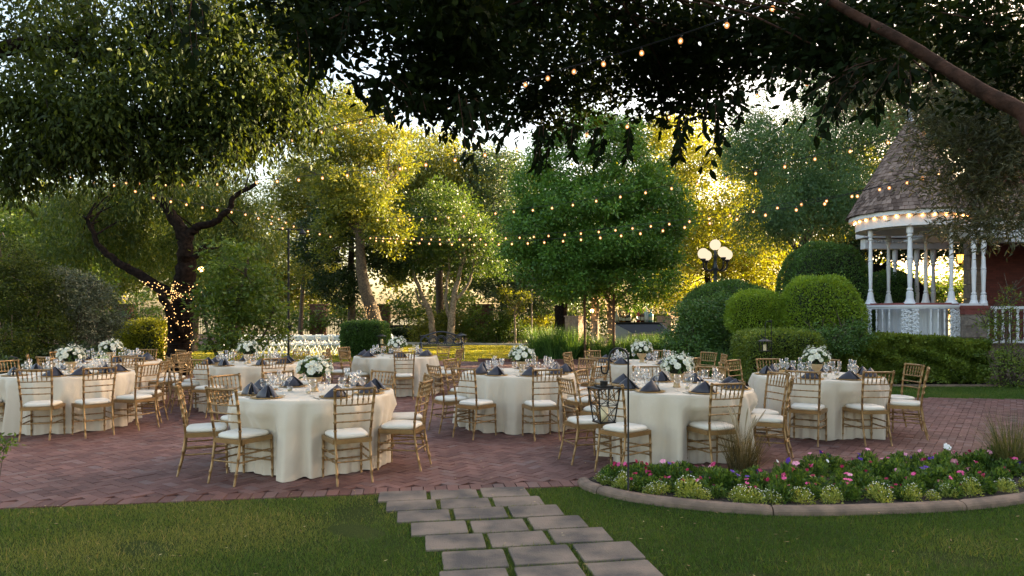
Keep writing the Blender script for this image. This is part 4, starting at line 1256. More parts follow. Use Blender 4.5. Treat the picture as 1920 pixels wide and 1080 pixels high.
loose('dark_shrub', 'loose dark green shrub between the bar and the clipped dome', [B(1300, 620, 18.4, 52, 52, .8, 150), B(1340, 600, 18.6, 60, 50, .8, 130), B(1290, 660, 17.6, 40, 34, .6, 70)], f_cliph, at(1310, 0, 18.2), .075, 50, .15, 27)
loose('mixed_shrub', 'bushy dark undergrowth shrub below the wide lime-topped mound', [B(1545, 640, 15.3, 60, 26, .4, 90), B(1600, 630, 15.5, 30, 26, .3, 50)], f_cliph, at(1540, 0, 15.4), .06, 44, .10, 28)
loose('climbing_rose', 'straggling green rose bush growing up before the right porch railing', [B(1890, 690, 15.2, 45, 40, .4, 70), B(1880, 620, 15.6, 26, 45, .3, 30), B(1895, 560, 15.8, 12, 30, .2, 10), B(1850, 600, 15.6, 16, 16, .2, 8)], f_hedge, at(1890, 0, 15.4), .055, 34, .09, 29, stems=12)
loose('edge_sprig', 'small leafy sprig poking in at the left edge over the bricks', [B(4, 835, 5.2, 12, 28, .08, 7)], f_mid, at(-60, 0, 5.2), .035, 16, .03, 30, stems=5, shape='leaf')

# ornamental grasses
def tuft(name, label, x, y, n, h, spreadr, mat, lean=.5, wd=.008, plumes=0, group='ornamental grass clumps', seed=0):
    g = np.random.default_rng(seed + 900)
    a = g.uniform(0, 2 * PI, n); rr = np.sqrt(g.random(n)) * spreadr
    base = np.stack([rr * np.cos(a), rr * np.sin(a), np.zeros(n)], 1)
    L = g.uniform(.55, 1.15, n) * h
    th = np.abs(g.normal(0, lean, n)) + rr / max(spreadr, .01) * lean * .4
    az = a + g.normal(0, .8, n)
    hd = np.stack([np.cos(az), np.sin(az), np.zeros(n)], 1)
    S = np.stack([-np.sin(az), np.cos(az), np.zeros(n)], 1) * wd / 2
    tilt = g.normal(0, 1, (n, 1)); S = S * np.cos(tilt) + hd * np.sin(tilt) * wd / 2
    pts = []
    for t in (0, .35, .7, 1.0):
        q = base + hd * (L * np.sin(th * (.35 + .8 * t)) * t)[:, None]
        q[:, 2] = L * t * np.cos(th * (.25 + .8 * t))
        pts.append(q)
    quads = []
    for i in range(3):
        w0 = (1, .9, .6, .05)[i]; w1 = (1, .9, .6, .05)[i + 1]
        quads.append(np.stack([pts[i] - S * w0, pts[i] + S * w0, pts[i + 1] + S * w1, pts[i + 1] - S * w1], 1))
    V = np.concatenate(quads); r = np.tile(g.random(n), 3)
    o = link(name, fast_mesh(name, V, 4, r), mat, loc=(x, y, 0))
    tag(o, label, 'ornamental grass', group)
    return o
for k, (px, d, h) in enumerate([(1012, 24.6, 1.25), (1038, 24.2, 1.25), (1065, 24.0, 1.2), (1085, 24.9, 1.15), (1130, 24.0, .9), (1170, 24.3, .92), (1200, 24.0, .95), (1225, 24.3, .95), (1252, 24.0, 1.0), (1278, 23.6, .95)]):
    tuft('tall_grass', 'tall green grass clump, %s from the left of the row before the bar' % ORD[k], (px - 960) * d / F, d, 650, h, .3, f_reed, .34, .016, seed=k)
tuft('tall_grass', 'pale arching grass clump left of the square hedge', (1368 - 960) * 16 / F, 16, 500, .95, .22, f_reed, .5, .009, seed=20)
tuft('tall_grass', 'second arching grass clump behind the back right chairs', (1340 - 960) * 16.8 / F, 16.8, 400, .85, .2, f_reed, .5, .009, seed=21)
p = gnd(1393, 893)
tuft('fountain_grass', 'brown fountain grass clump in the bed before the front right table', p.x, p.y, 620, .52, .13, f_tuft, .26, .0042, seed=22)
tuft('fountain_grass', 'green arching fountain grass clump at the right end of the flower bed', gnd(1898, 888).x, gnd(1898, 888).y, 620, .62, .12, foliage('tuft_green', (.04, .055, .02), (.08, .10, .035), (.16, .15, .06), trans=(.25, 0)), .38, .0042, seed=23)
# plumes of the brown clump
b = MB()
for k in range(12):
    a = random.uniform(0, 6.28); q = Vector((p.x, p.y, 0)); hh = random.uniform(.55, .75); dx = math.cos(a) * random.uniform(.05, .3); dy = math.sin(a) * .15
    pts = resample([q, q + Vector((dx * .3, dy * .3, hh * .6)), q + Vector((dx, dy, hh))], 9)
    b.tube(pts, [.0018] * 6 + [.006, .009, .002], 5)
o = b.build('seed_plumes', pbr('straw_plume', (.42, .33, .22), rough=.9))
pl_parent = [x for x in bpy.data.objects if x.name.startswith('fountain_grass')][0]
o.parent = pl_parent; o.location = (-p.x, -p.y, 0)

# flower bed ------------------------------------------------------------
def plant_proto(name, h, rad, n, leaf, mat, seed, lw=.45, shape='kite'):
    g = np.random.default_rng(seed + 600)
    d = unit(g.normal(size=(n, 3))); d[:, 2] = np.abs(d[:, 2])
    rr = g.random((n, 1)) ** .45
    P = d * rr * np.array([rad, rad, h])
    V, k = leaf_verts(P, d + g.normal(0, .5, (n, 3)) + np.array([0, 0, .4]), g.uniform(.6, 1.3, n) * leaf, g.uniform(.6, 1.3, n) * leaf * lw, shape)
    me = fast_mesh(name, V, k, g.random(n)); me.materials.append(mat)
    return me
def flower_mesh(c, name, n=5, rad=.022, seed=0):
    b = MB()
    for k in range(n):
        a = 2 * PI * k / n
        M = Matrix.Rotation(a, 3, 'Z')
        vs = [M @ Vector(q) for q in ((0, 0, 0), (rad * .5, rad * .42, .006), (rad * 1.0, rad * .34, .004), (rad * 1.05, -rad * .34, .004), (rad * .5, -rad * .42, .006))]
        b.add(vs, [(0, 1, 2, 3, 4)])
    b.lathe([(0, -.02), (.004, -.006), (.005, .002), (0, .004)], 6, capb=False, capt=False)
    me = b.mesh('flower'); me.materials.append(pbr('petal_' + name, c, rough=.6, spec=.2, var=.1, scale=60))
    return me
fl_white = flower_mesh((.78, .78, .78), 'white', rad=.024)
fl_pink = flower_mesh((.72, .10, .28), 'pink')
fl_lpink = flower_mesh((.75, .32, .45), 'soft_pink', rad=.026)
fl_red = flower_mesh((.32, .015, .06), 'crimson', rad=.017)
fl_purple = flower_mesh((.10, .03, .30), 'purple', rad=.022)
al_me = [plant_proto('foliage', .10, .085, 420, .022, f_alys, i, .4) for i in range(3)]
pt_me = [plant_proto('foliage', .15, .12, 620, .034, f_bed, 10 + i, .5, 'leaf') for i in range(3)]
tall_me = plant_proto('foliage', .27, .06, 240, .03, f_bed, 30, .5, 'leaf')
blos = MB()
for k in range(26):
    a = random.uniform(0, 6.28); rr = random.uniform(.02, .085)
    z = .10 * math.sqrt(max(0, 1 - (rr / .09) ** 2)) + .015
    s_ = .004
    blos.lathe([(0, -.003), (s_, 0), (0, .003)], 5, c=(rr * math.cos(a), rr * math.sin(a), z), capb=False, capt=False)
blos_me = blos.mesh('tiny_blossoms'); blos_me.materials.append(petal_m)
def back_y(x):
    d = 6.9
    for _ in range(8):
        px = 960 + x * F / d; d = F * H / (np.interp(px, [1110, 1300, 1600, 1920], [906, 899, 888, 878]) - HY)
    return d
def bed_plant(name, label, cat, x, y, fme, flowers, s=1.0, hh=.15, rad=.11, blossoms=False):
    y = min(y, back_y(x))
    root = empty(name, (x, y, .03), random.uniform(0, 6.28)); root.scale = (s, s, s * random.choice((.7, .9, 1.0, 1.1, 1.35)) if name != 'tall_petunia' else s)
    tag(root, label, cat, 'plants in the curved flower bed')
    link('foliage', fme, parent=root)
    if blossoms:
        link('tiny_blossoms', blos_me, parent=root)
        root.scale = (s * random.uniform(.7, 1.35), s * random.uniform(.7, 1.2), s * random.uniform(.6, 1.5)); root.rotation_euler = (random.uniform(-.25, .25), random.uniform(-.25, .25), random.uniform(0, 6))
    for (fm) in flowers:
        a = random.uniform(0, 6.28); rr = random.uniform(0, rad)
        z = hh * math.sqrt(max(0.05, 1 - (rr / (rad * 1.15)) ** 2)) + .02
        o = link('flower', fm, parent=root, loc=(rr * math.cos(a), rr * math.sin(a), z))
        o.rotation_euler = (random.uniform(-.3, 1.1), random.uniform(-.5, .5), random.uniform(0, 6))
    return root
nf = 21
for k in range(nf):
    t = 3 + (k + .35 + random.uniform(-.42, .42)) / nf * 85
    i = int(t); p = kc[i]; tt = (kc[min(i + 1, 90)] - kc[max(i - 1, 0)]).normalized()
    q = p + Vector((-tt.y, tt.x, 0)) * random.uniform(.20, .26)
    bed_plant('alyssum_plant', 'pale lime alyssum tuft, %s from the left along the curved kerb' % ORD[k], 'plant', q.x, q.y, al_me[k % 3], [], random.uniform(.8, 1.25), blossoms=True)
row2 = 24
for k in range(row2):
    t = 5 + (k + .5 + random.uniform(-.2, .2)) / row2 * 84
    i = int(t); p = kc[i]; tt = (kc[min(i + 1, 90)] - kc[max(i - 1, 0)]).normalized()
    q = p + Vector((-tt.y, tt.x, 0)) * random.uniform(.28, .44)
    bed_plant('dianthus_plant', 'low crimson-flowered plant, %s from the left in the middle bed row' % ORD[k], 'plant', q.x, q.y, pt_me[k % 3], [random.choice((fl_red, fl_red, fl_pink)) for _ in range(random.randint(2, 4))], random.uniform(.75, 1.0))
row3 = 22
for k in range(row3):
    t = 16 + (k + .5 + random.uniform(-.2, .2)) / row3 * 73
    i = int(t); p = kc[i]; tt = (kc[min(i + 1, 90)] - kc[max(i - 1, 0)]).normalized()
    bb = gnd(1140 + (1900 - 1140) * (k + .5) / row3, 884 - 18 * (k + .5) / row3)
    q0 = p + Vector((-tt.y, tt.x, 0)) * .62
    q = Vector((q0.x, min(q0.y, bb.y + .05) if k < 4 else q0.y, 0))
    bed_plant('petunia_plant', 'pink and red petunia plant, %s from the left in the third bed row' % ORD[k], 'plant', q.x, q.y, pt_me[(k + 1) % 3], [random.choice((fl_pink, fl_lpink, fl_red, fl_red, fl_purple)) for _ in range(random.randint(1, 3))], random.uniform(.9, 1.2))
row5 = 20
for k in range(row5):
    t = 24 + (k + .5 + random.uniform(-.25, .25)) / row5 * 64
    i = int(t); p = kc[i]; tt = (kc[min(i + 1, 90)] - kc[max(i - 1, 0)]).normalized()
    q = p + Vector((-tt.y, tt.x, 0)) * random.uniform(.80, .98)
    bed_plant('petunia_plant', 'bushy petunia plant, %s from the left in the fourth bed row' % ORD[k], 'plant', q.x, q.y, pt_me[(k + 2) % 3], [random.choice((fl_pink, fl_lpink, fl_red, fl_red)) for _ in range(random.randint(0, 2))], random.uniform(.8, 1.15))
row4 = 13
for k in range(row4):
    px = 1490 + (1900 - 1490) * (k + .5) / row4
    q = gnd(px + random.uniform(-6, 6), 890 - 6 * random.random())
    bed_plant('petunia_plant', 'leafy petunia plant, %s from the left in the rear bed row' % ORD[k], 'plant', q.x, q.y + .1, pt_me[k % 3], [random.choice((fl_purple, fl_lpink, fl_pink)) for _ in range(random.randint(1, 3))], random.uniform(.75, 1.1))
for (px, py, fm, hh, lab) in ((1776, 905, fl_white, .30, 'tallest white-flowered stem above the right of the flower bed'), (1455, 900, fl_white, .15, 'white-flowered plant behind the brown fountain grass'), (1550, 900, fl_white, .15, 'white-topped plant left of the purple one at the bed back'), (1612, 900, fl_purple, .17, 'dark purple flower standing up at the back of the bed'), (1745, 900, fl_purple, .18, 'dark purple flower left of the tallest white stem')):
    q = gnd(px, py)
    r_ = bed_plant('tall_petunia', lab, 'plant', q.x, q.y, tall_me, [], hh / .27)
    for j in range(3 if hh > .2 else 2):
        o = link('flower', fm, parent=r_, loc=(random.uniform(-.03, .03), random.uniform(-.03, 0), .27 + random.uniform(-.01, .03)))
        o.rotation_euler = (random.uniform(.6, 1.3), 0, random.uniform(-.6, .6)); o.scale = (1.0, 1.0, 1.0)
# fallen leaves
g = np.random.default_rng(8); n = 620
fx = g.uniform(-4.5, 7, n); fy = g.uniform(4, 13.5, n)
kk = ~pip(fx, fy, BED); fx, fy = fx[kk], fy[kk]; n = len(fx)
V, k_ = leaf_verts(np.stack([fx, fy, np.where(fy < 6.3 + SL * fx, .024, .008)], 1), np.stack([g.normal(size=n), g.normal(size=n), np.full(n, .05)], 1), g.uniform(.02, .04, n), g.uniform(.008, .015, n), 'kite', Nn=np.tile(np.array([[0, 0, 1.0]]), (n, 1)))
tag(link('fallen_leaves', fast_mesh('fallen_leaves', V, k_, g.random(n)), foliage('dry_leaf', (.14, .07, .02), (.30, .18, .05), (.45, .36, .18), trans=(.1, 0))), 'small dry yellow leaves scattered over bricks and lawn', 'fallen leaves', kind='stuff')

# ------------------------------------------------------------------ overhead foliage
# near tree whose limb crosses the top right corner
b_near = [B(x, y, Y, wx, hy, dp, n) for (x, y, Y, wx, hy, dp, n) in (
    (560, 10, 4.6, 90, 60, .7, 40), (700, 20, 4.8, 110, 80, .8, 70), (830, 90, 4.9, 100, 90, .7, 90), (960, 90, 5.4, 110, 110, .8, 110),
    (1010, 190, 5.6, 100, 50, .5, 60), (1120, 110, 5.8, 120, 120, .8, 120), (1240, 130, 5.2, 90, 70, .7, 80), (1180, 30, 4.6, 130, 70, .9, 90), (1340, 60, 4.8, 110, 90, .8, 90),
    (1330, 150, 5.4, 70, 50, .5, 40), (1450, 60, 4.4, 90, 60, .6, 60), (860, 0, 4.0, 120, 60, .7, 60), (1000, 10, 3.9, 130, 60, .7, 60), (1560, 60, 4.4, 90, 50, .5, 50), (1640, 20, 4.6, 90, 50, .5, 40), (1600, 120, 4.2, 60, 30, .3, 22),
    (620, 70, 4.3, 40, 50, .3, 20), (780, 170, 4.6, 50, 30, .3, 22), (1860, 70, 5.2, 70, 60, .6, 44), (1760, 30, 5.4, 80, 50, .6, 40), (1870, 170, 5.0, 50, 60, .4, 26), (860, 205, 4.8, 70, 22, .3, 22), (1290, 205, 5.0, 60, 24, .3, 16))]
b_near = [(q[0] * (1 + .9 / q[1] * m_), q[1] + .9 * m_, H + (q[2] - H) * (1 + .9 / q[1] * m_), q[3] * (1 + .9 / q[1] * m_), q[4], q[5] * (1 + .9 / q[1] * m_), int(q[6] * .80)) for q in b_near for m_ in [1.0 if 950 < 960 + q[0] / q[1] * F < 1500 else 0.0]]
def sprig(pts, n, leaf, g, lw=.42):
    """hanging twig with alternate leaves: returns leaf arrays"""
    rs = resample(pts, n)
    P = []; D = []
    for i, p in enumerate(rs):
        t = (rs[min(i + 1, n - 1)] - rs[max(i - 1, 0)]).normalized()
        for s in (-1, 1):
            a = g.uniform(0, 2 * PI)
            sd_ = Vector((math.cos(a), math.sin(a), 0)).cross(t)
            P.append(p); D.append((t * .8 + sd_ * .8 + Vector((s * .4, 0, -.5))))
    return np.array([tuple(p) for p in P]), np.array([tuple(d) for d in D])
def near_tree():
    root = empty('overhanging_fig_tree', (5.0, 2.4, 0)); off = Vector((-5.0, -2.4, 0))
    tag(root, 'dark overhanging leafy tree across the top with a bare limb in the upper right corner', 'tree', 'trees around the patio')
    g = np.random.default_rng(42)
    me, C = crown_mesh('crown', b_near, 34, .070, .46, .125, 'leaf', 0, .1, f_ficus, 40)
    link('crown', me, parent=root, loc=off)
    b = MB()
    br = [at(1990, 262, 3.3), at(1920, 212, 3.4), at(1840, 170, 3.55), at(1760, 120, 3.7), at(1690, 75, 3.8), at(1620, 38, 3.95), at(1530, -10, 4.1), at(1400, -60, 4.3)]
    limb(b, [Vector((5.0, 2.4, -.05)), Vector((5.0, 2.45, 1.0)), Vector((4.7, 2.6, 1.9)), Vector((3.6, 2.95, 2.35))], .16, .075, 12)
    limb(b, [Vector((3.6, 2.95, 2.35))] + br, .050, .020, 12, steps=40)
    limb(b, [at(1400, -60, 4.3), at(1200, -60, 4.6), at(950, -30, 4.8), at(700, -20, 4.9)], .03, .012, 8, steps=20)
    for (p, q, r, s) in ((at(1770, 130, 3.7), at(1740, 135, 3.8), at(1712, 112, 3.9), .009), (at(1765, 130, 3.7), at(1730, 150, 3.9), at(1690, 160, 4.1), .008)):
        limb(b, [p, q, r], s, .004, 6)
    for k in range(46):
        t = Vector(C[g.integers(len(C))]); s = at(1400 - 700 * g.random(), -45, 4.6)
        limb(b, [s, s.lerp(t, .6) + Vector((0, 0, .1)), t], .012, .004, 5, steps=5)
    # hanging sprigs with big visible leaves
    SP = [((700, 150), (735, 215), 4.2), ((730, 150), (770, 205), 4.3), ((660, 140), (700, 190), 4.4), ((860, 180), (875, 300), 3.9), ((880, 190), (905, 250), 4.2), ((790, 190), (800, 215), 4.3), ((370, 10), (372, 110), 3.6), ((340, 0), (362, 60), 3.8), ((560, 60), (566, 160), 4.0), ((600, 90), (585, 140), 4.1),
          ((1600, 130), (1545, 250), 3.7), ((1640, 120), (1500, 190), 3.8), ((1660, 110), (1590, 210), 3.7), ((1680, 120), (1640, 205), 3.8), ((1700, 110), (1700, 180), 3.7), ((1620, 140), (1560, 205), 3.6), ((1580, 120), (1535, 200), 3.9), ((1720, 130), (1715, 190), 3.8),
          ((1330, 190), (1320, 320), 4.4), ((1340, 180), (1345, 260), 4.5), ((1300, 220), (1285, 280), 4.5), ((1040, 240), (1030, 300), 4.6), ((1080, 240), (1075, 290), 4.8), ((1010, 230), (1000, 300), 4.5), ((1130, 250), (1120, 290), 4.7), ((950, 220), (930, 260), 4.6), ((1380, 170), (1392, 215), 4.4), ((1270, 230), (1262, 300), 4.9), ((1180, 240), (1172, 290), 4.9), ((1460, 130), (1450, 170), 4.2), ((650, 0), (640, 60), 3.9)]
    PP = []; DD = []
    for (a, c, Y) in SP:
        p0 = at(a[0], a[1], Y); p1 = at(c[0], c[1], Y - .1)
        for j in range(2):
            o_ = Vector((g.normal(0, .03), g.normal(0, .06), g.normal(0, .02)))
            pts = [p0 + o_, p0.lerp(p1, .5) + o_ * 1.4 + Vector((0, 0, .03)), p1 + o_]
            limb(b, pts, .004, .0015, 4, steps=6)
            P_, D_ = sprig(pts, 8, .07, g); PP.append(P_); DD.append(D_)
    PP = np.concatenate(PP); DD = np.concatenate(DD); N = len(PP)
    L = g.uniform(.06, .095, N)
    V, k = leaf_verts(PP, DD, L, L * .42, 'leaf')
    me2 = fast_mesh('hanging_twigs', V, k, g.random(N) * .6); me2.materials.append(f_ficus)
    link('hanging_twigs', me2, parent=root, loc=off)
    o = b.build('trunk', pbr('limb_bark', (.065, .032, .022), rough=.95, spec=.15, c2=(.03, .016, .011), scale=12, bump=.6, bscale=40), root, smooth=True); o.location = off
near_tree()

# left spreading tree
def left_tree():
    root = empty('spreading_oak_tree', (-9.0, 7.0, 0)); off = Vector((9.0, -7.0, 0))
    tag(root, 'large leafy tree canopy filling the upper left above the strings of lights', 'tree', 'trees around the patio')
    bl = [B(x, y, Y, wx, hy, dp, n) for (x, y, Y, wx, hy, dp, n) in (
        (40, 60, 9.4, 110, 90, 1.2, 110), (60, 200, 8.8, 110, 70, 1.1, 170), (180, 110, 9.2, 100, 90, 1.2, 150), (200, 230, 8.8, 110, 60, 1.0, 190), (310, 70, 9.4, 100, 80, 1.2, 120), (330, 180, 9.0, 100, 80, 1.1, 200),
        (440, 120, 9.2, 90, 90, 1.1, 170), (450, 230, 9.2, 80, 55, .9, 130), (530, 170, 9.4, 60, 80, .9, 110), (400, 20, 9.6, 120, 60, 1.2, 110), (540, 60, 9.6, 70, 70, 1.0, 90), (150, 10, 9.6, 130, 50, 1.2, 80), (120, 285, 8.8, 120, 32, .7, 90), (350, 280, 9.0, 110, 26, .6, 60), (20, 320, 8.6, 40, 40, .5, 40), (590, 210, 9.4, 30, 40, .4, 24), (270, 300, 9.0, 60, 24, .5, 24))]
    me, C = crown_mesh('crown', [q[:6] + (int(q[6] * .78),) for q in bl], 34, .085, .40, .13, 'leaf', .05, .1, f_left, 50)
    link('crown', me, parent=root, loc=off)
    b = MB()
    limb(b, [Vector((-9, 7, -.05)), Vector((-9, 7.1, 1.5)), Vector((-8.8, 7.4, 3.0)), Vector((-8.0, 8.2, 4.3))], .3, .2, 12)
    limb(b, [Vector((-8.8, 7.4, 3.0)), at(0, 206, 8.9), at(80, 205, 8.9), at(200, 200, 8.9), at(330, 235, 9), at(430, 240, 9.1)], .13, .03, 10, steps=24, wob=.02)
    limb(b, [Vector((-8.0, 8.2, 4.3)), at(60, 80, 9.1), at(160, 105, 9.1), at(280, 90, 9.2), at(420, 60, 9.3)], .12, .03, 10, steps=24, wob=.02)
    g = random.Random(3)
    js = [at(80, 205, 8.9), at(200, 200, 8.9), at(330, 235, 9), at(160, 105, 9.1), at(280, 90, 9.2), at(420, 60, 9.3)]
    # drooping outer sprays along the lower and right edges
    gg = np.random.default_rng(51); PP = []; DD = []
    for k in range(230):
        px = gg.uniform(-20, 620); Y = gg.uniform(8.2, 9.8)
        lo = np.interp(px, [0, 60, 150, 260, 380, 480, 560, 620], [345, 335, 318, 325, 330, 300, 262, 200])
        p1 = at(px + gg.normal(0, 12), lo + gg.normal(-6, 14), Y); p0 = at(px - gg.uniform(0, 40), lo - gg.uniform(40, 90), Y + .1)
        pts = [p0, p0.lerp(p1, .5) + Vector((gg.normal(0, .04), 0, .06)), p1]
        limb(b, pts, .006, .002, 4, steps=5)
        P_, D_ = sprig(pts, int(gg.integers(9, 16)), .08, gg); PP.append(P_); DD.append(D_)
    PP = np.concatenate(PP); DD = np.concatenate(DD); N = len(PP); L = gg.uniform(.06, .10, N)
    V, kk = leaf_verts(PP, DD, L, L * .36, 'leaf')
    me2 = fast_mesh('hanging_twigs', V, kk, gg.random(N) * .9); me2.materials.append(f_left); link('hanging_twigs', me2, parent=root, loc=off)
    for k in range(70):
        t = Vector(C[g.randrange(len(C))]); j = min(js, key=lambda q: (q - t).length + g.uniform(0, .5))
        limb(b, [j, j.lerp(t, .5) + Vector((0, 0, .15)), t], .022, .006, 5, steps=5)
    o = b.build('trunk', dark_bark, root, smooth=True); o.location = off
left_tree()
# olive on the right
tree('olive_tree', 'grey-green olive tree with narrow leaves hanging before the gazebo roof', [([Vector((6.9, 6.2, -.05)), Vector((6.8, 6.2, 1.5)), Vector((6.3, 6.3, 3.0)), Vector((5.8, 6.4, 4.2))], .16, .08), ([Vector((6.3, 6.3, 3.0)), at(1900, 270, 6.4), at(1840, 240, 6.5)], .03, .01)],
     [B(x, y, Y, wx, hy, .6, n) for (x, y, Y, wx, hy, n) in ((1800, 240, 6.6, 70, 60, 90), (1870, 300, 6.3, 60, 70, 110), (1825, 350, 6.4, 42, 50, 50), (1890, 400, 6.2, 36, 46, 44), (1750, 190, 6.9, 44, 44, 40), (1860, 160, 6.8, 70, 60, 80), (1765, 310, 6.6, 22, 30, 12), (1800, 415, 6.4, 24, 16, 9), (1920, 220, 6.2, 50, 90, 80), (1660, 150, 7.2, 70, 50, 60), (1700, 90, 7.2, 90, 60, 60), (1860, 440, 6.2, 40, 24, 16), (1900, 60, 6.8, 60, 70, 60))],
     f_olive, bark, per=46, leaf=.078, lw=.16, spread=.12, shape='kite', seed=60, group='trees around the patio', nbr=36, br=.008, shell=.1, brtop=.3)

# ------------------------------------------------------------------ string lights
b = MB()
b.lathe([(0, -.062), (.018, -.058), (.030, -.042), (.034, -.024), (.030, -.006), (.018, .010), (.013, .016)], 12, capb=False, capt=True)
m, nt, pp, oo = nm('bulb_glass')
tr = node(nt, 'ShaderNodeBsdfTransparent'); e = node(nt, 'ShaderNodeEmission'); e.inputs[0].default_value = (1, .40, .13, 1); e.inputs[1].default_value = .16
a_ = node(nt, 'ShaderNodeMixShader'); a_.inputs[0].default_value = .75; nt.links.new(tr.outputs[0], a_.inputs[1]); nt.links.new(e.outputs[0], a_.inputs[2]); nt.links.new(a_.outputs[0], oo.inputs[0]); m.cycles.emission_sampling = 'NONE'
nb_ = len(b.f)
b.lathe([(0, -.042), (.013, -.035), (.016, -.024), (.010, -.012), (0, -.006)], 8, capb=False, capt=False, mi=1)
bulb_me = b.mesh('bulb', True); bulb_me.materials.append(m); bulb_me.materials.append(bulb_m)
sock_me = MB().lathe([(.014, .012), (.017, .018), (.017, .05), (.008, .06)], 8).mesh('socket', True); sock_me.materials.append(black_iron)
def string(label, ctrl, pitch, s=.85, bulbs=None):
    pts = [at(*c) for c in ctrl]
    rs = resample(pts, 160)
    root = empty('string_lights', rs[0]); off = -rs[0]
    tag(root, label, 'string lights', 'strings of warm bulbs over the patio')
    b = MB(); b.tube([p + off for p in rs], .0055, 5); b.build('cable', black_iron, root)
    acc = 0; nxt = pitch * .5; cnt = 0
    for a, c in zip(rs, rs[1:]):
        l = (c - a).length
        while nxt <= acc + l and cnt < 99:
            p = a.lerp(c, (nxt - acc) / l) + off - Vector((0, 0, .062 * s))
            o = link('bulb', bulb_me, parent=root, loc=p); o.scale = (s, s, s)
            o.rotation_euler = (random.uniform(-.15, .15), random.uniform(-.15, .15), 0)
            link('socket', sock_me, parent=o)
            cnt += 1; nxt += pitch * random.uniform(.93, 1.07)
        acc += l
string('bulb string sweeping from low at the left edge up to the top right canopy', [(-60, 310, 13.5), (13, 306, 12.8), (200, 306, 11.6), (300, 297, 10.9), (464, 278, 10.2), (640, 232, 9.2), (755, 210, 8.0), (872, 184, 6.9), (995, 146, 5.8), (1142, 106, 5.1), (1300, 57, 4.7), (1473, -5, 4.4), (1600, -50, 4.2)], .31, .52)
string('bulb string sloping down behind the dark mesquite limbs to the black pole', [(60, 318, 13), (94, 321, 13.3), (164, 332, 14), (234, 346, 14.8), (292, 366, 15.6), (390, 386, 17.2), (470, 400, 18.6), (540, 428, 20)], .5, .85)
string('second bulb string crossing the middle trees and rising into the upper right canopy', [(225, 337, 17), (338, 341, 15.5), (514, 334, 14), (670, 320, 12.9), (814, 299, 12), (980, 270, 11), (1070, 250, 10.6), (1170, 230, 10.2), (1330, 193, 9.6), (1507, 148, 9), (1640, 110, 8.6), (1780, 70, 8.2), (1900, 36, 7.9)], .62)
string('bulb string before the round tree ending behind the olive branches', [(700, 408, 21), (740, 408, 20), (820, 405, 18.6), (938, 394, 17), (1039, 384, 16), (1170, 362, 15), (1300, 340, 14), (1428, 316, 13.2), (1520, 293, 12.6), (1613, 272, 12.2), (1719, 246, 11.8), (1860, 205, 11.4)], .58)
string('upper of the two nearly level bulb strings that cross the round tree', [(690, 443, 25), (717, 443, 24), (841, 445, 21), (952, 442, 19), (1097, 432, 17.5), (1251, 415, 16), (1364, 399, 15), (1455, 384, 14.4), (1575, 366, 13.6), (1655, 347, 13.2), (1734, 327, 12.8), (1860, 290, 12.3)], .5)
string('lower of the two nearly level bulb strings that cross the round tree', [(700, 447, 23), (773, 451, 20.5), (866, 454, 18.6), (965, 452, 17), (1074, 445, 15.8), (1223, 429, 14.4), (1355, 408, 13.4), (1462, 392, 12.8), (1536, 377, 12.4), (1640, 352, 12), (1780, 312, 11.6)], .52)
string('short faint bulb string between the leafy tree and the black lamp pole', [(385, 372, 24), (455, 390, 23), (510, 402, 22), (560, 424, 21), (620, 440, 22)], .5, .85)

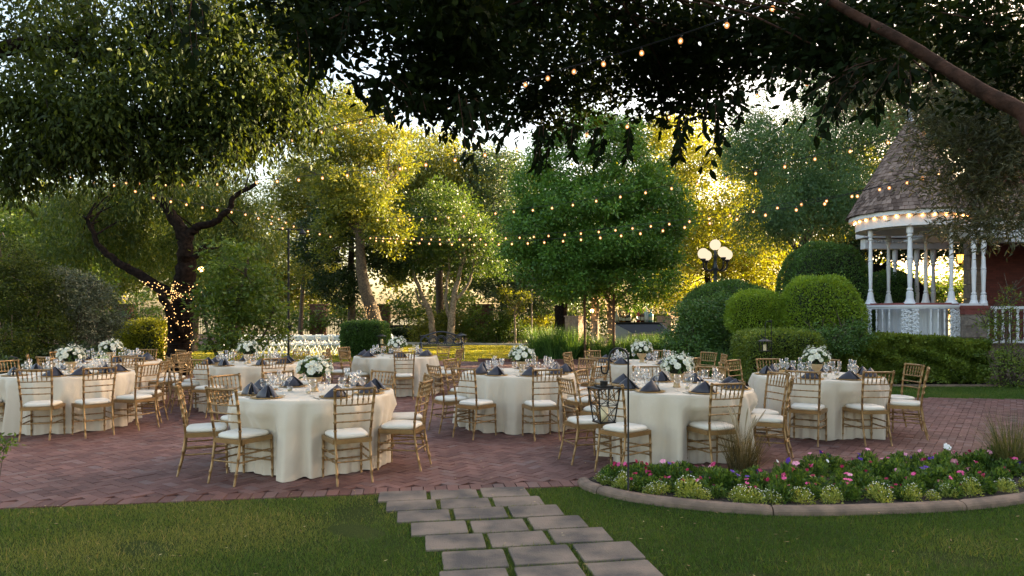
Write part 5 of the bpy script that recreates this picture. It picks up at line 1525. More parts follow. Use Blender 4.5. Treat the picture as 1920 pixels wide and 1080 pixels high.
# ------------------------------------------------------------------ gazebo
GX, GY = at(1706, 0, 18).x, 18.0
GR = 1.20
GROT = -math.atan2(GX, GY)
def zat(py, Y): return H - (py - HY) * Y / F
def turned(h, r, n=12, base=.0):
    """profile of a turned post of height h, max radius r"""
    return [(r * 1.0, 0), (r * 1.0, h * .10), (r * .62, h * .115), (r * .9, h * .125), (r * .9, h * .14), (r * .6, h * .155), (r * .66, h * .20), (r * .78, h * .40), (r * .9, h * .50), (r * .92, h * .505), (r * .7, h * .515), (r * .92, h * .53), (r * .78, h * .56), (r * .6, h * .76), (r * .6, h * .80), (r * .9, h * .815), (r * .9, h * .83), (r * .62, h * .84), (r * 1.0, h * .86), (r * 1.0, h)]
def gazebo():
    root = empty('gazebo', (GX, GY, 0), GROT); o_ = (0, 0, 0)
    tag(root, 'white round gazebo with conical wood-shingled roof and ornate railing', 'gazebo')
    zf = .90; zr = 1.87; ze = 4.21; zb = 3.84
    b = MB(); b.ring(o_, 0.0, GR + .05, 0, zf, n=48); b.build('plinth', pbr('gazebo_plinth', (.33, .28, .25), rough=.9, var=.2), root)
    b = MB(); b.ring(o_, 0.0, GR + .08, zf, zf + .05, n=48); b.build('floor', pbr('red_sill', (.20, .06, .05), rough=.7), root)
    # top rail and bottom rail
    b = MB(); b.ring(o_, GR - .07, GR + .07, zr - .05, zr, n=64); b.ring(o_, GR - .05, GR + .05, zr - .09, zr - .05, n=64); b.build('top_rail', white_paint, root)
    b = MB(); b.ring(o_, GR - .12, GR + .0, zr, zr + .05, n=64); b.build('sill', pbr('red_brick_sill', (.22, .06, .05), rough=.7), root)
    b = MB(); b.ring(o_, GR - .04, GR + .04, zf + .06, zf + .11, n=64); b.build('bottom_rail', white_paint, root)
    # posts on the sill
    Rp = GR - .10
    for a in (0, 54, -54, 160, -152):
        an = R(a); x, y = Rp * math.sin(an) * (1.0), -Rp * math.cos(an)
        h = zb - zr - .02; b = MB()
        pr = turned(h, .062 if a else .078)
        b.lathe([(.155, 0), (.15, .02), (.115, .05), (.085, .13)] + [(q[0], q[1] + .10) if q[1] + .10 < h else (q[0], h) for q in pr[1:]], 16, c=(0, 0, 0))
        b.build('post', white_paint, root, smooth=False, loc=(x, y, zr + .03))
    # balusters and cast panels
    bal = MB().lathe([(.028, 0), (.028, .05), (.014, .06), (.022, .1), (.024, .2), (.013, .27), (.026, .285), (.013, .30), (.022, .36), (.024, .43), (.013, .50), (.026, .515), (.013, .53), (.022, .60), (.022, .66), (.013, .70), (.026, .72), (.026, .76)], 8).mesh('baluster', True)
    bal.materials.append(white_iron)
    for a in (-86, -80, -74, -68, -38, -30, -22, 22, 30, 38, 72, 86, -100, -110, 100, 110):
        an = R(a); link('baluster', bal, parent=root, loc=(GR * math.sin(an), -GR * math.cos(an), zf + .10))
    # ornamental scroll panel
    def scroll_panel(wd, ht, seed):
        b = MB(); g = random.Random(seed)
        def spiral(cx, cz, r, turns, start, sgn):
            pts = []
            for i in range(16):
                t = i / 15; a = start + sgn * t * turns * 2 * PI; rr = r * (1 - .8 * t)
                pts.append((cx + rr * math.cos(a), 0, cz + rr * math.sin(a)))
            b.tube(pts, .02, 5)
        rows = 7
        for j in range(rows):
            cz = ht * (j + .5) / rows
            for s in (-1, 1):
                spiral(s * wd * .26, cz, wd * .20, 1.2, PI / 2 * (1 + s * .5), s * (1 if j % 2 else -1))
                spiral(s * wd * .40, cz + ht / rows * .4, wd * .09, 1.0, 0, s)
                b.lathe([(0, -.012), (.02, 0), (0, .012)], 6, c=(s * wd * .12, 0, cz), capb=False, capt=False)
            b.lathe([(0, -.02), (.028, 0), (0, .02)], 6, c=(0, 0, cz + (0 if j % 2 else .02)), capb=False, capt=False)
            spiral(0, cz, wd * .12, 1.0, PI / 2, 1)
            b.tube([(0, 0, cz), (wd * .3 * (1 if j % 2 else -1), 0, cz + ht / rows * .5)], .007, 5)
        b.tube([(-wd * .48, 0, 0), (-wd * .47, 0, ht)], .006, 5); b.tube([(wd * .48, 0, 0), (wd * .47, 0, ht)], .006, 5)
        return b.mesh('cast_panel', True)
    pm = scroll_panel(.38, .74, 1); pm.materials.append(white_iron)
    for a in (0, -53, 53): 
        an = R(a); o = link('cast_panel', pm, parent=root, loc=((GR + .02) * math.sin(an), -(GR + .02) * math.cos(an), zf + .10), rz=an)
    # eave: crown moulding, frieze, soffit
    Re = 1.43
    b = MB(); b.ring(o_, Re - .13, Re + .02, ze - .10, ze, n=72); b.build('eave_moulding', white_paint, root)
    b = MB(); b.ring(o_, Re - .24, Re - .14, zb, ze - .10, n=72); b.build('frieze', white_paint, root)
    b = MB(); b.ring(o_, Rp - .09, Re - .24, zb + .02, zb + .08, n=72); b.ring(o_, Rp - .20, Rp - .09, zb - .02, zb + .2, n=72); b.build('soffit', white_paint, root)
    b = MB(); b.ring(o_, 0, Rp - .2, zb + .22, zb + .27, n=48); b.build('ceiling', white_paint, root)
    # conical shingled roof
    apex = 6.75; Rr = Re + .08; b = MB(); rows = 26
    b.lathe([(Rr - .04, ze + .0), (.12, apex - .12)], 48, capb=True, capt=True, mi=0, r=.15)
    for j in range(rows):
        t0 = j / rows; t1 = (j + 1.55) / rows
        r0 = Rr * (1 - t0) + .06 * t0; r1 = Rr * (1 - t1) + .06 * t1
        z0 = ze + .012 + (apex - ze) * t0; z1 = ze + .012 + (apex - ze) * t1
        circ = 2 * PI * r0; n = max(10, int(circ / .115))
        scal = 3 <= j <= 8
        for k in range(n):
            a = 2 * PI * (k + (j % 2) * .5) / n + random.uniform(-.004, .004)
            hw = PI / n * .93
            lift = .022 + random.uniform(0, .012); dz = random.uniform(-.014, .008)
            def pt(aa, rr, zz, l): return ((rr + l) * math.cos(aa), (rr + l) * math.sin(aa), zz)
            if scal:
                vs = [pt(a - hw, r1, z1, .002), pt(a + hw, r1, z1, .002), pt(a + hw, r0 * .7 + r1 * .3, z0 * .7 + z1 * .3, lift * .8), pt(a + hw * .6, r0 * .93 + r1 * .07, z0 * .93 + z1 * .07 + dz, lift), pt(a, r0, z0 + dz, lift), pt(a - hw * .6, r0 * .93 + r1 * .07, z0 * .93 + z1 * .07 + dz, lift), pt(a - hw, r0 * .7 + r1 * .3, z0 * .7 + z1 * .3, lift * .8)]
            else:
                vs = [pt(a - hw, r1, z1, .002), pt(a + hw, r1, z1, .002), pt(a + hw, r0, z0 + dz, lift), pt(a - hw, r0, z0 + dz + random.uniform(-.006, .006), lift)]
            m_ = len(vs)
            inner = [(v[0] * .992, v[1] * .992, v[2] - .008) for v in vs]
            fs = [tuple(range(m_))] + [(i, m_ + i, m_ + (i + 1) % m_, (i + 1) % m_) for i in range(2, m_ - 0 if False else m_ - 1)]
            b.add(vs + inner, fs)
    b.build('shingled_roof', rndmat('wood_shingle', [(0, (.085, .055, .045)), (.5, (.17, .118, .098)), (1, (.27, .195, .165))], rough=.9, bump=.5, bscale=60, nvar=.25, nscale=2), root)
    fin = MB(); fin.lathe([(.17, apex - .22), (.16, apex - .18), (.05, apex + .12), (.03, apex + .16), (.06, apex + .20), (.05, apex + .26), (.02, apex + .30), (.012, apex + .55), (0, apex + .6)], 16, capt=False)
    fin.build('finial', pbr('grey_lead', (.33, .35, .40), rough=.5), root, smooth=True)
    # bulbs round the frieze
    eb = MB().lathe([(0, -.022), (.018, -.01), (.02, 0), (.012, .016), (0, .02)], 8, capb=False, capt=False).mesh('eave_bulb', True); eb.materials.append(eave_bulb_m)
    for k in range(15):
        a = R(-86 + k * 12.2); rr = Re - .115
        link('eave_bulb', eb, parent=root, loc=(rr * math.sin(a), -rr * math.cos(a), ze - .13))
gazebo()
# white drape inside the railing: a thing of its own
def drape():
    b = MB(); vs = []; fs = []; n = 90; m = 8
    for j in range(m + 1):
        for i in range(n + 1):
            a = R(-58 + 136 * i / n); t = j / m
            rr = GR - .36 + .025 * math.sin(i * .95) * (1 - t * .4) + .015 * math.sin(i * .37 + 1)
            vs.append((rr * math.sin(a), -rr * math.cos(a), .97 + .84 * t))
    for j in range(m):
        for i in range(n): fs.append((j * (n + 1) + i, j * (n + 1) + i + 1, (j + 1) * (n + 1) + i + 1, (j + 1) * (n + 1) + i))
    b.add(vs, fs); o = b.build('white_drape', drape_m, smooth=True, loc=(GX, GY, 0), rz=GROT)
    tag(o, 'white cloth drape hung behind the ornate gazebo railing', 'drape')
drape()

# the house with its porch
def house():
    root = empty('house', (13.5, 20, 0))
    tag(root, 'red brick house with white porch beam, turned columns and railing at right edge', 'house')
    off = Vector((-13.5, -20, 0))
    def bl(b, name, m, smooth=False):
        o = b.build(name, m, root, smooth); o.location = off; return o
    # brick wall material
    m, nt, p, o = nm('house_brick')
    tc = node(nt, 'ShaderNodeTexCoord'); mp = node(nt, 'ShaderNodeMapping'); mp.inputs['Rotation'].default_value = (R(90), 0, 0)
    br = node(nt, 'ShaderNodeTexBrick'); br.inputs['Scale'].default_value = 4.6
    br.inputs['Color1'].default_value = (.19, .055, .045, 1); br.inputs['Color2'].default_value = (.13, .04, .035, 1); br.inputs['Mortar'].default_value = (.06, .035, .03, 1)
    br.inputs['Mortar Size'].default_value = .012; br.inputs['Row Height'].default_value = .3; br.inputs['Brick Width'].default_value = .9
    nt.links.new(tc.outputs['Object'], mp.inputs[0]); nt.links.new(mp.outputs[0], br.inputs[0]); nt.links.new(br.outputs[0], p.inputs['Base Color']); p.inputs['Roughness'].default_value = .85
    bp = node(nt, 'ShaderNodeBump'); bp.inputs['Strength'].default_value = .5; bp.inputs['Distance'].default_value = .01; nt.links.new(br.outputs['Fac'], bp.inputs['Height']); bp.invert = True; nt.links.new(bp.outputs[0], p.inputs['Normal'])
    x_corner = at(1812, 0, 20).x
    b = MB(); F0 = [(x_corner, 20.0), (26, 20.0), (34, 29), (x_corner * 29 / 20 + .6, 29)]; b.add([(p_[0], p_[1], z_) for z_ in (0, 7.2) for p_ in F0], [(0, 1, 5, 4), (1, 2, 6, 5), (2, 3, 7, 6), (3, 0, 4, 7), (4, 5, 6, 7)]); bl(b, 'wall', m)
    # unseen wing added beyond the right edge to keep sun off the foreground
    b = MB(); b.box((22.5, 7.0, 3.8), (9, 25.5, 7.6)); bl(b, 'shading_wing', m)
    b = MB(); b.add([(17.5, -6.3, 7.6), (27.5, -6.3, 7.6), (27.5, 20.4, 7.6), (17.5, 20.4, 7.6), (22.5, -2.5, 9.8), (22.5, 17, 9.8)], [(0, 1, 4), (1, 2, 5, 4), (2, 3, 5), (3, 0, 4, 5), (0, 3, 2, 1)]); bl(b, 'shading_wing_roof', MAT['wood_shingle'])
    # upper roof
    b = MB(); xa = x_corner - .5; vs = [(xa + .3, 19.5, 7.2), (26.5, 19.5, 7.2), (34.5, 29.5, 7.2), (x_corner * 1.45 + .3, 29.5, 7.2), (xa + 7, 25, 10), (25, 25, 10)]
    b.add(vs, [(0, 1, 5, 4), (1, 2, 5), (2, 3, 4, 5), (3, 0, 4), (0, 3, 2, 1)]); bl(b, 'roof', MAT['wood_shingle'])
    # stone quoins at the wall corner, the corner pier seen behind the lantern
    stone = pbr('split_stone', (.30, .24, .20), rough=.95, c2=(.19, .155, .13), scale=9, bump=1.0, bscale=22)
    b = MB()
    for k in range(9):
        b.box((x_corner + .14, 19.94, .2 + k * .42), (.34, .30, .405))
    bl(b, 'corner_stones', stone)
    # porch floor, front beam, soffit, low shingled roof
    yf = 17.6; zf = .93
    b = MB(); b.box((18.3, 18.8, zf / 2), (15.2 - .0, 2.35, zf)); bl(b, 'porch_floor', pbr('porch_deck', (.28, .22, .20), rough=.85, var=.2))
    x0 = at(1808, 0, yf).x
    b = MB(); b.box(((x0 - .3 + 26) / 2, yf, 3.62), (26 - x0 + .3, .34, .26)); b.box(((x0 - .3 + 26) / 2, yf, 3.80), (26 - x0 + .36, .42, .08)); b.box(((x0 - .3 + 26) / 2, yf - .05, 3.95), (26 - x0 + .42, .60, .14)); bl(b, 'porch_beam', white_paint)
    b = MB(); b.box(((x0 - .2 + 26) / 2, 18.85, 3.78), (26 - x0 + .2, 2.2, .06)); bl(b, 'porch_ceiling', white_paint)
    b = MB(); vs = [(x0 - .4, yf - .42, 4.03), (26, yf - .42, 4.03), (26, 20, 5.4), (x0 - .4, 20, 5.4), (x0 - .4, 20, 4.03), (26, 20, 4.03)]
    b.add(vs, [(0, 1, 2, 3), (0, 3, 4), (0, 4, 5, 1), (1, 5, 2)], r=.5)
    for j in range(9):
        for k in range(70):
            t0 = j / 9; t1 = (j + 1.3) / 9; xx = x0 - .4 + k * .19 + (j % 2) * .09
            ya, yb = yf - .42 + 2.82 * t0, yf - .42 + 2.82 * t1; za, zb_ = 4.03 + 1.37 * t0, 4.03 + 1.37 * t1; l = .03 + random.uniform(0, .01)
            b.add([(xx, ya, za + l), (xx + .17, ya, za + l), (xx + .17, yb, zb_ + .008), (xx, yb, zb_ + .008)], [(0, 1, 2, 3)])
    bl(b, 'porch_roof', MAT['wood_shingle'])
    # back beam with dentils behind the gazebo, on its own corner post
    xb0, xb1 = at(1618, 0, 21.4).x, at(1780, 0, 21.4).x
    za = zat(470, 21.4)
    b = MB(); b.box(((xb0 + xb1) / 2, 21.4, za + .20), (xb1 - xb0, .3, .30)); b.box(((xb0 + xb1) / 2, 21.35, za + .46), (xb1 - xb0 + .25, .5, .16))
    for k in range(30):
        b.box((xb0 + .06 + k * (xb1 - xb0 - .1) / 30, 21.23, za + .27), (.045, .05, .07))
    bl(b, 'dentil_beam', white_paint)
    b = MB(); b.box(((xb0 + xb1) / 2, 21.4, .465), (xb1 - xb0, .9, .93)); bl(b, 'back_plinth', MAT['cap_back'] if 'cap_back' in MAT else pbr('cap_back', (.24, .10, .08), rough=.85, var=.2))
    for px in (1678, 1719, 1750):
        b = MB(); xx = at(px, 0, 21.4).x; hh = za + .05 - .93
        b.lathe(turned(hh, .08), 14, c=(xx, 21.4, .93)); bl(b, 'porch_column', white_paint)
    # stone pier at the front corner with brick cap, two columns above
    yp = 17.0
    xa, xb = at(1809, 0, yp - .25).x, at(1851, 0, yp - .25).x
    b = MB(); cw = (xb - xa) / 2
    for j in range(5):
        for i in range(2):
            z_ = .35 + j * .285
            b.box((xa + cw * (i + .5), yp - random.uniform(0, .02), z_), (cw - .02, .55, .265))
    b.box(((xa + xb) / 2, yp + .01, .8), (xb - xa - .04, .49, 1.6)); bl(b, 'stone_pier', stone)
    b = MB(); b.box(((xa + xb) / 2, yp, 1.70), (xb - xa + .03, .6, .14)); b.box(((xa + xb) / 2, yp, 1.81), (xb - xa + .07, .64, .08)); bl(b, 'pier_cap', pbr('cap_brick', (.20, .055, .045), rough=.8, var=.2))
    b = MB(); b.box(((xa + xb) / 2, yp, 1.875), (xb - xa, .56, .05))
    bl(b, 'column_base', white_paint)
    for px in (1826, 1844):
        b = MB(); xx = at(px, 0, yp).x
        b.lathe([(.10, 0), (.095, .03), (.07, .09)] + [(r_, z_ + .05) for r_, z_ in turned(3.50 - 1.90 - .05, .066)[1:]], 16, c=(xx, yp, 1.90)); bl(b, 'porch_column', white_paint)
    b = MB(); b.box((at(1840, 0, yp).x + .25, yp + .3, 3.62), (1.3, .9, .16)); bl(b, 'corner_beam', white_paint)
    # right railing
    xr = xb + .02
    b = MB(); b.box(((xr + 16) / 2, yp - .1, 1.80), (16 - xr, .11, .07)); bl(b, 'top_rail', white_paint)
    b = MB(); b.box(((xr + 16) / 2, yp - .1, .96), (16 - xr, .08, .06)); bl(b, 'bottom_rail', white_paint)
    bal = MB().lathe([(.034, 0), (.034, .08), (.02, .1), (.036, .2), (.04, .3), (.024, .38), (.038, .40), (.024, .42), (.036, .52), (.03, .62), (.02, .68), (.034, .70), (.034, .78)], 10).mesh('baluster', True); bal.materials.append(white_paint)
    k = 0; x = xr + .10
    while x < 15.5:
        o = link('baluster', bal, parent=root, loc=Vector((x, yp - .1, .985)) + off); x += .185
    b = MB(); b.box(((xr + 16) / 2, yp + .1, .45), (16 - xr, .2, .88)); bl(b, 'porch_skirt', pbr('brown_skirt', (.17, .12, .10), rough=.9, var=.2))
house()
# wall lantern (lit) hanging at the house corner
def wall_lantern():
    p = at(1800, 484, 18.2)
    root = empty('wall_lantern', p); tag(root, 'glowing amber lantern hanging between gazebo and brick wall', 'lantern', 'lanterns')
    b = MB()
    for a in range(6):
        an = 2 * PI * a / 6
        b.tube([(.10 * math.cos(an), .10 * math.sin(an), .10), (.055 * math.cos(an), .055 * math.sin(an), -.13)], .006, 4)
    b.lathe([(.115, .10), (.10, .13), (.05, .20), (.03, .24), (.04, .27), (.015, .33), (.005, .42)], 6)
    b.lathe([(.055, -.14), (.03, -.17), (.005, -.2)], 6)
    b.tube([(0, 0, .4), (.0, 0, .62)], .006, 5)
    b.tube(resample([(0, .0, .62), (.12, .05, .70), (.22, .1, .6)], 8), .012, 5)
    b.build('frame', black_iron, root)
    g_ = MB(); g_.lathe([(.05, -.13), (.095, .09)], 6, capb=False, capt=False); 
    m, nt, pp, o = nm('amber_glass')
    tr = node(nt, 'ShaderNodeBsdfTranslucent'); tr.inputs[0].default_value = (1, .6, .25, 1); e = node(nt, 'ShaderNodeEmission'); e.inputs[0].default_value = (1, .36, .06, 1); e.inputs[1].default_value = .22
    a_ = node(nt, 'ShaderNodeAddShader'); nt.links.new(tr.outputs[0], a_.inputs[0]); nt.links.new(e.outputs[0], a_.inputs[1]); nt.links.new(a_.outputs[0], o.inputs[0])
    g_.build('glass_pane', m, root)
    f = MB(); f.lathe([(0, -.07), (.04, -.02), (.045, .03), (0, .08)], 10, capb=False, capt=False); f.build('flame_bulb', emit('flame_core', (1, .62, .2), 3.5, 'AUTO'), root)
    w_ = MB(); w_.box((.30, .12, .55), (.10, .05, .25)); w_.build('bracket_plate', black_iron, root)
wall_lantern()

# five-globe street lamp
def street_lamp():
    Y = 22.5; c = at(1341, 0, Y)
    root = empty('street_lamp', (c.x, Y, 0)); tag(root, 'black iron lamp post with five glowing white globes', 'street lamp')
    zt = zat(500, Y); b = MB()
    b.lathe([(.22, 0), (.22, .12), (.15, .2), (.12, .5), (.085, .6), (.075, .7), (.065, 2.8), (.06, zt - .1), (.09, zt - .06), (.09, zt), (.06, zt + .05), (.05, zt + .28), (.07, zt + .3), (.045, zt + .45), (.045, zt + .55)], 14)
    b.build('post', pbr('lamp_post_paint', (.012, .022, .025), rough=.45), root, smooth=True)
    gm = MB(); 
    prof = [(.178 * math.sin(PI * i / 14), -.178 * math.cos(PI * i / 14)) for i in range(15)]
    gm.lathe(prof, 24, capb=False, capt=False); gme = gm.mesh('globe', True); gme.materials.append(globe_m)
    zg = zat(487, Y)
    for (px, dy, py) in ((1317, -.1, 476), (1365, .1, 477), (1331, .42, 477), (1349, -.42, 475)):
        x = at(px, 0, Y).x - c.x; zz = zat(py, Y)
        arm = MB(); arm.tube(resample([(0, 0, zt - .02), (x * .5, dy * .5, zt - .14), (x * .95, dy * .95, zt - .05), (x, dy, zz - .22)], 12), .03, 8); arm.lathe([(.05, zz - .25), (.085, zz - .21), (.085, zz - .17), (.06, zz - .16)], 12, c=(x, dy, 0))
        a_ = arm.build('arm', black_iron, root, smooth=True); link('globe', gme, parent=a_, loc=(x, dy, zz))
    link('globe', gme, parent=root, loc=(0, 0, zat(459, Y)))
street_lamp()

# lanterns ----------------------------------------------------------------
def hook_and_lantern():
    Y = 6.02; x = (1178 - 960) * Y / F
    zt = zat(653, Y); r = .085
    pts = [(0, 0, -.02), (0, 0, .8), (0, 0, zt - r)]
    for i in range(1, 11): pts.append((-r + r * math.cos(PI * i / 10), 0, zt - r + r * math.sin(PI * i / 10)))
    pts += [(-2 * r - .005, 0, zt - r - .10), (-2 * r - .02, 0, zt - r - .135), (-2 * r - .045, 0, zt - r - .14), (-2 * r - .065, 0, zt - r - .12), (-2 * r - .066, 0, zt - r - .07)]
    b = MB(); b.tube(pts, .0085, 8)
    o = b.build('shepherds_hook', black_iron, smooth=True, loc=(x, Y, 0)); tag(o, 'black iron shepherd hook standing in the front of the flower bed', 'hook')
    # lantern hangs from the hook
    lx = x - 2 * r - .045
    zc = zat(727, Y); root = empty('hanging_lantern', (lx, Y, zc), R(20)); tag(root, 'black open-frame hanging lantern with an ivory candle on the shepherd hook', 'lantern', 'lanterns')
    hs = .105; hb = .068; ht = .30
    b = MB()
    b.box((0, 0, 0), (2 * hs + .02, 2 * hs + .02, .008)); b.box((0, 0, .012), (hs * 1.2, hs * 1.2, .016)); b.box((0, 0, -ht), (2 * hb + .02, 2 * hb + .02, .01))
    b.lathe([(.033, .02), (.036, .06), (.03, .062)], 10)
    cs = [(-1, -1), (1, -1), (1, 1), (-1, 1)]
    for (sx, sy) in cs: b.tube([(sx * hs, sy * hs, 0), (sx * hb, sy * hb, -ht)], .0065, 4)
    for i in range(4):
        a, c = cs[i], cs[(i + 1) % 4]
        for f in (0.0, .5):
            for (p, q) in ((f, f + .5),):
                def pt(s, t):
                    w_ = hs + (hb - hs) * t; return Vector((s[0] * w_, s[1] * w_, -ht * t))
                b.tube([pt(a, p), pt(c, q)], .003, 4); b.tube([pt(c, p), pt(a, q)], .003, 4)
        def pt2(s, t):
            w_ = hs + (hb - hs) * t; return Vector((s[0] * w_, s[1] * w_, -ht * t))
        b.tube([pt2(a, .5), pt2(c, .5)], .003, 4)
        b.tube([pt2(a, 1), pt2(c, 1)], .006, 4); b.tube([pt2(a, 0.0), pt2(c, 0.0)], .006, 4)
    b.build('frame', black_iron, root)
    hz = zt - r - .14 - zc
    h = MB(); h.tube(resample([(-.075, 0, .0), (-.078, 0, hz * .6), (-.04, 0, hz * .93), (0, 0, hz), (.04, 0, hz * .93), (.078, 0, hz * .6), (.075, 0, .0)], 24), .0022, 5); h.build('bail_handle', black_iron, root)
    c_ = MB(); c_.lathe([(0, -ht + .006), (.035, -ht + .006), (.036, -ht + .13), (.030, -ht + .125), (0, -ht + .12)], 18, capb=False, capt=False); c_.build('candle', candle_m, root, smooth=True)
hook_and_lantern()
def small_lantern(px, py_top, py_bot, Y, label, hook=None):
    z1, z0 = zat(py_top, Y), zat(py_bot, Y); h = z1 - z0; s = h * .30
    x = (px - 960) * Y / F
    root = empty('candle_lantern', (x, Y, z0)); tag(root, label, 'lantern', 'lanterns')
    b = MB(); b.box((0, 0, .01), (2 * s, 2 * s, .02)); b.box((0, 0, h * .78), (2 * s, 2 * s, .015))
    b.lathe([(s * 1.75, h * .78), (s * 1.6, h * .80), (s * .6, h * .92), (s * .35, h * .93), (s * .3, h)], 12)
    for sx in (-1, 1):
        for sy in (-1, 1): b.box((sx * s * .93, sy * s * .93, h * .39), (.012, .012, h * .78))
    b.build('frame', black_iron, root)
    c = MB(); c.lathe([(0, .02), (s * .38, .02), (s * .38, h * .52), (0, h * .52)], 12, capb=False, capt=False); c.build('candle', candle_m, root)
    return root, x
small_lantern(1434, 634, 659, 13.6, 'small black candle lantern hanging in front of the square clipped hedge')
b = MB(); x = (1437 - 960) * 13.65 / F; zt = zat(602, 13.65)
b.tube(resample([(x + .10, 13.65, 0), (x + .10, 13.65, zt - .1), (x + .08, 13.65, zt - .02), (x + .03, 13.65, zt), (x - .02, 13.65, zt - .05), (x - .033, 13.62, zat(634, 13.6) + .0)], 24), .008, 6)
tag(b.build('shepherds_hook', black_iron, smooth=True), 'small dark shepherd hook beside the square clipped hedge', 'hook')
def post_lantern(px, py_top, py_bot, Y, label):
    root, x = small_lantern(px, py_top, py_bot, Y, label)
    z0 = zat(py_bot, Y)
    b = MB(); b.tube([(x, Y, 0), (x, Y, z0 - .002)], .014, 6); b.box((x, Y, .008), (.2, .2, .014)); b.box((x, Y, z0 - .012), (.12, .12, .016))
    tag(b.build('lantern_stand', black_iron), 'slim black stand under the lantern: ' + label.split(',')[0][:40].rsplit(' ', 1)[0], 'stand', 'lantern stands')
post_lantern(865, 624, 645, 25.5, 'small black lantern standing right of the iron bench')
post_lantern(20, 666, 690, 12.2, 'small black lantern at the left edge by the dark shrub')
post_lantern(716, 626, 646, 25.0, 'small black lantern at the right side of the block hedge')

# iron bench ---------------------------------------------------------------
def bench():
    Y = 24.6; x0 = at(790, 0, Y).x; x1 = at(868, 0, Y).x; w_ = x1 - x0
    root = empty('iron_bench', ((x0 + x1) / 2, Y, 0), R(12)); tag(root, 'grey wrought-iron garden bench with looping scroll back', 'bench')
    hw = w_ / 2
    b = MB()
    n = 22; top = [(-hw + w_ * i / n, .28, .86 + .16 * math.sin(PI * i / n) ** 2) for i in range(n + 1)]
    b.tube(top, .03, 6); b.tube([(-hw, .24, .50), (hw, .24, .50)], .024, 6)
    for k in range(5):
        cx = -hw * .8 + hw * 1.6 * k / 4
        pts = [(cx + .15 * math.cos(a), .26, .69 + .14 * math.sin(a) + (.05 if k in (1, 2, 3) else 0)) for a in [2 * PI * i / 14 for i in range(15)]]
        b.tube(pts, .02, 5)
        pts = [(cx - .2 + .4 * i / 10, .26, .55 + .28 * math.sin(PI * i / 10)) for i in range(11)]
        b.tube(pts, .02, 5)
    b.build('backrest', dark_iron, root, smooth=True)
    b = MB()
    for k in range(9): b.box((0, -.22 + k * .055, .44), (w_, .035, .012))
    b.build('seat', dark_iron, root)
    for s in (-1, 1):
        b = MB(); b.tube(resample([(s * hw, -.26, 0), (s * hw, -.24, .3), (s * hw, -.2, .55), (s * hw, -.05, .64), (s * hw, .15, .62), (s * hw, .28, .66)], 16), .018, 6); b.build('armrest', dark_iron, root, smooth=True)
        b = MB(); b.tube([(s * hw, .30, 0), (s * hw, .24, .45), (s * hw, .28, .87)], .018, 6); b.build('leg', dark_iron, root, smooth=True)
        b = MB(); b.tube([(s * hw, -.26, 0), (s * hw, -.235, .44)], .018, 6); b.build('leg', dark_iron, root, smooth=True)
bench()

# white folding chairs ------------------------------------------------------
def folding_chair():
    root = empty('folding_chair'); b = MB()
    for s in (-1, 1):
        b.tube([(s * .21, .24, 0), (s * .205, -.08, .46), (s * .20, -.20, .80)], .017, 6)
    b.box((0, -.19, .785), (.42, .02, .03)); b.box((0, -.165, .50), (.40, .02, .03)); b.build('front_frame', white_plastic, root, smooth=False)
    b = MB()
    for s in (-1, 1): b.tube([(s * .185, -.26, 0), (s * .18, .05, .42)], .015, 6)
    b.box((0, -.2, .10), (.36, .02, .02)); b.build('rear_legs', white_plastic, root)
    b = MB(); b.box((0, .02, .44), (.38, .38, .035)); b.build('seat', white_plastic, root)
    b = MB(); b.box((0, -.188, .70), (.37, .022, .15), rot=Matrix.Rotation(R(18), 3, 'X')); b.build('backrest', white_plastic, root)
    return root
fc0 = folding_chair(); first = True
dirr = R(18)
for row in range(3):
    for k in range(13):
        x = at(648, 0, 27.5).x - .2 - k * .50 * math.cos(R(6)) - row * .12
        y = 27.3 + row * 1.05 + k * .50 * math.sin(R(6)) * (-.6)
        if x < -11.8: continue
        o = fc0 if first else copy_tree(fc0); first = False
        o.location = (x, y, 0); o.rotation_euler = (0, 0, R(-28) + random.gauss(0, .03))
        tag(o, 'white folding chair, %s from the right in the %s row back on the far lawn' % (ORD[k], ORD[row]), 'folding chair', 'white folding chairs in ceremony rows')
o = copy_tree(fc0); o.location = (at(737, 0, 30).x, 30, 0); o.rotation_euler = (0, 0, R(-50))
tag(o, 'single white folding chair right of the clipped block hedge', 'folding chair', 'white folding chairs in ceremony rows')
b = MB(); b.box((0, 0, .27), (.9, .35, .06)); 
# ceremony flowers on the aisle end
tag(loose_ := None, None) if False else None

# black pole with cross arm -------------------------------------------------
Yp = 20.5; xp = at(541, 0, Yp).x
root = empty('light_pole', (xp, Yp, 0)); tag(root, 'tall thin black pole with cross arm and small hanging lamp', 'pole')
b = MB(); b.tube([(0, 0, 0), (0, 0, zat(428, Yp))], .035, 8); b.box((0, 0, .02), (.3, .3, .04)); b.box((.05, 0, zat(615, Yp)), (.12, .1, .18)); b.build('post', black_iron, root)
b = MB(); zz = zat(430, Yp); b.tube([(-.5, 0, zz), (.42, 0, zz)], .02, 6); b.build('cross_arm', black_iron, root)
b = MB(); b.lathe([(.10, zz - .16), (.11, zz - .12), (.05, zz - .04), (.02, zz)], 12, c=(.42, 0, 0)); b.build('lamp_shade', black_iron, root)

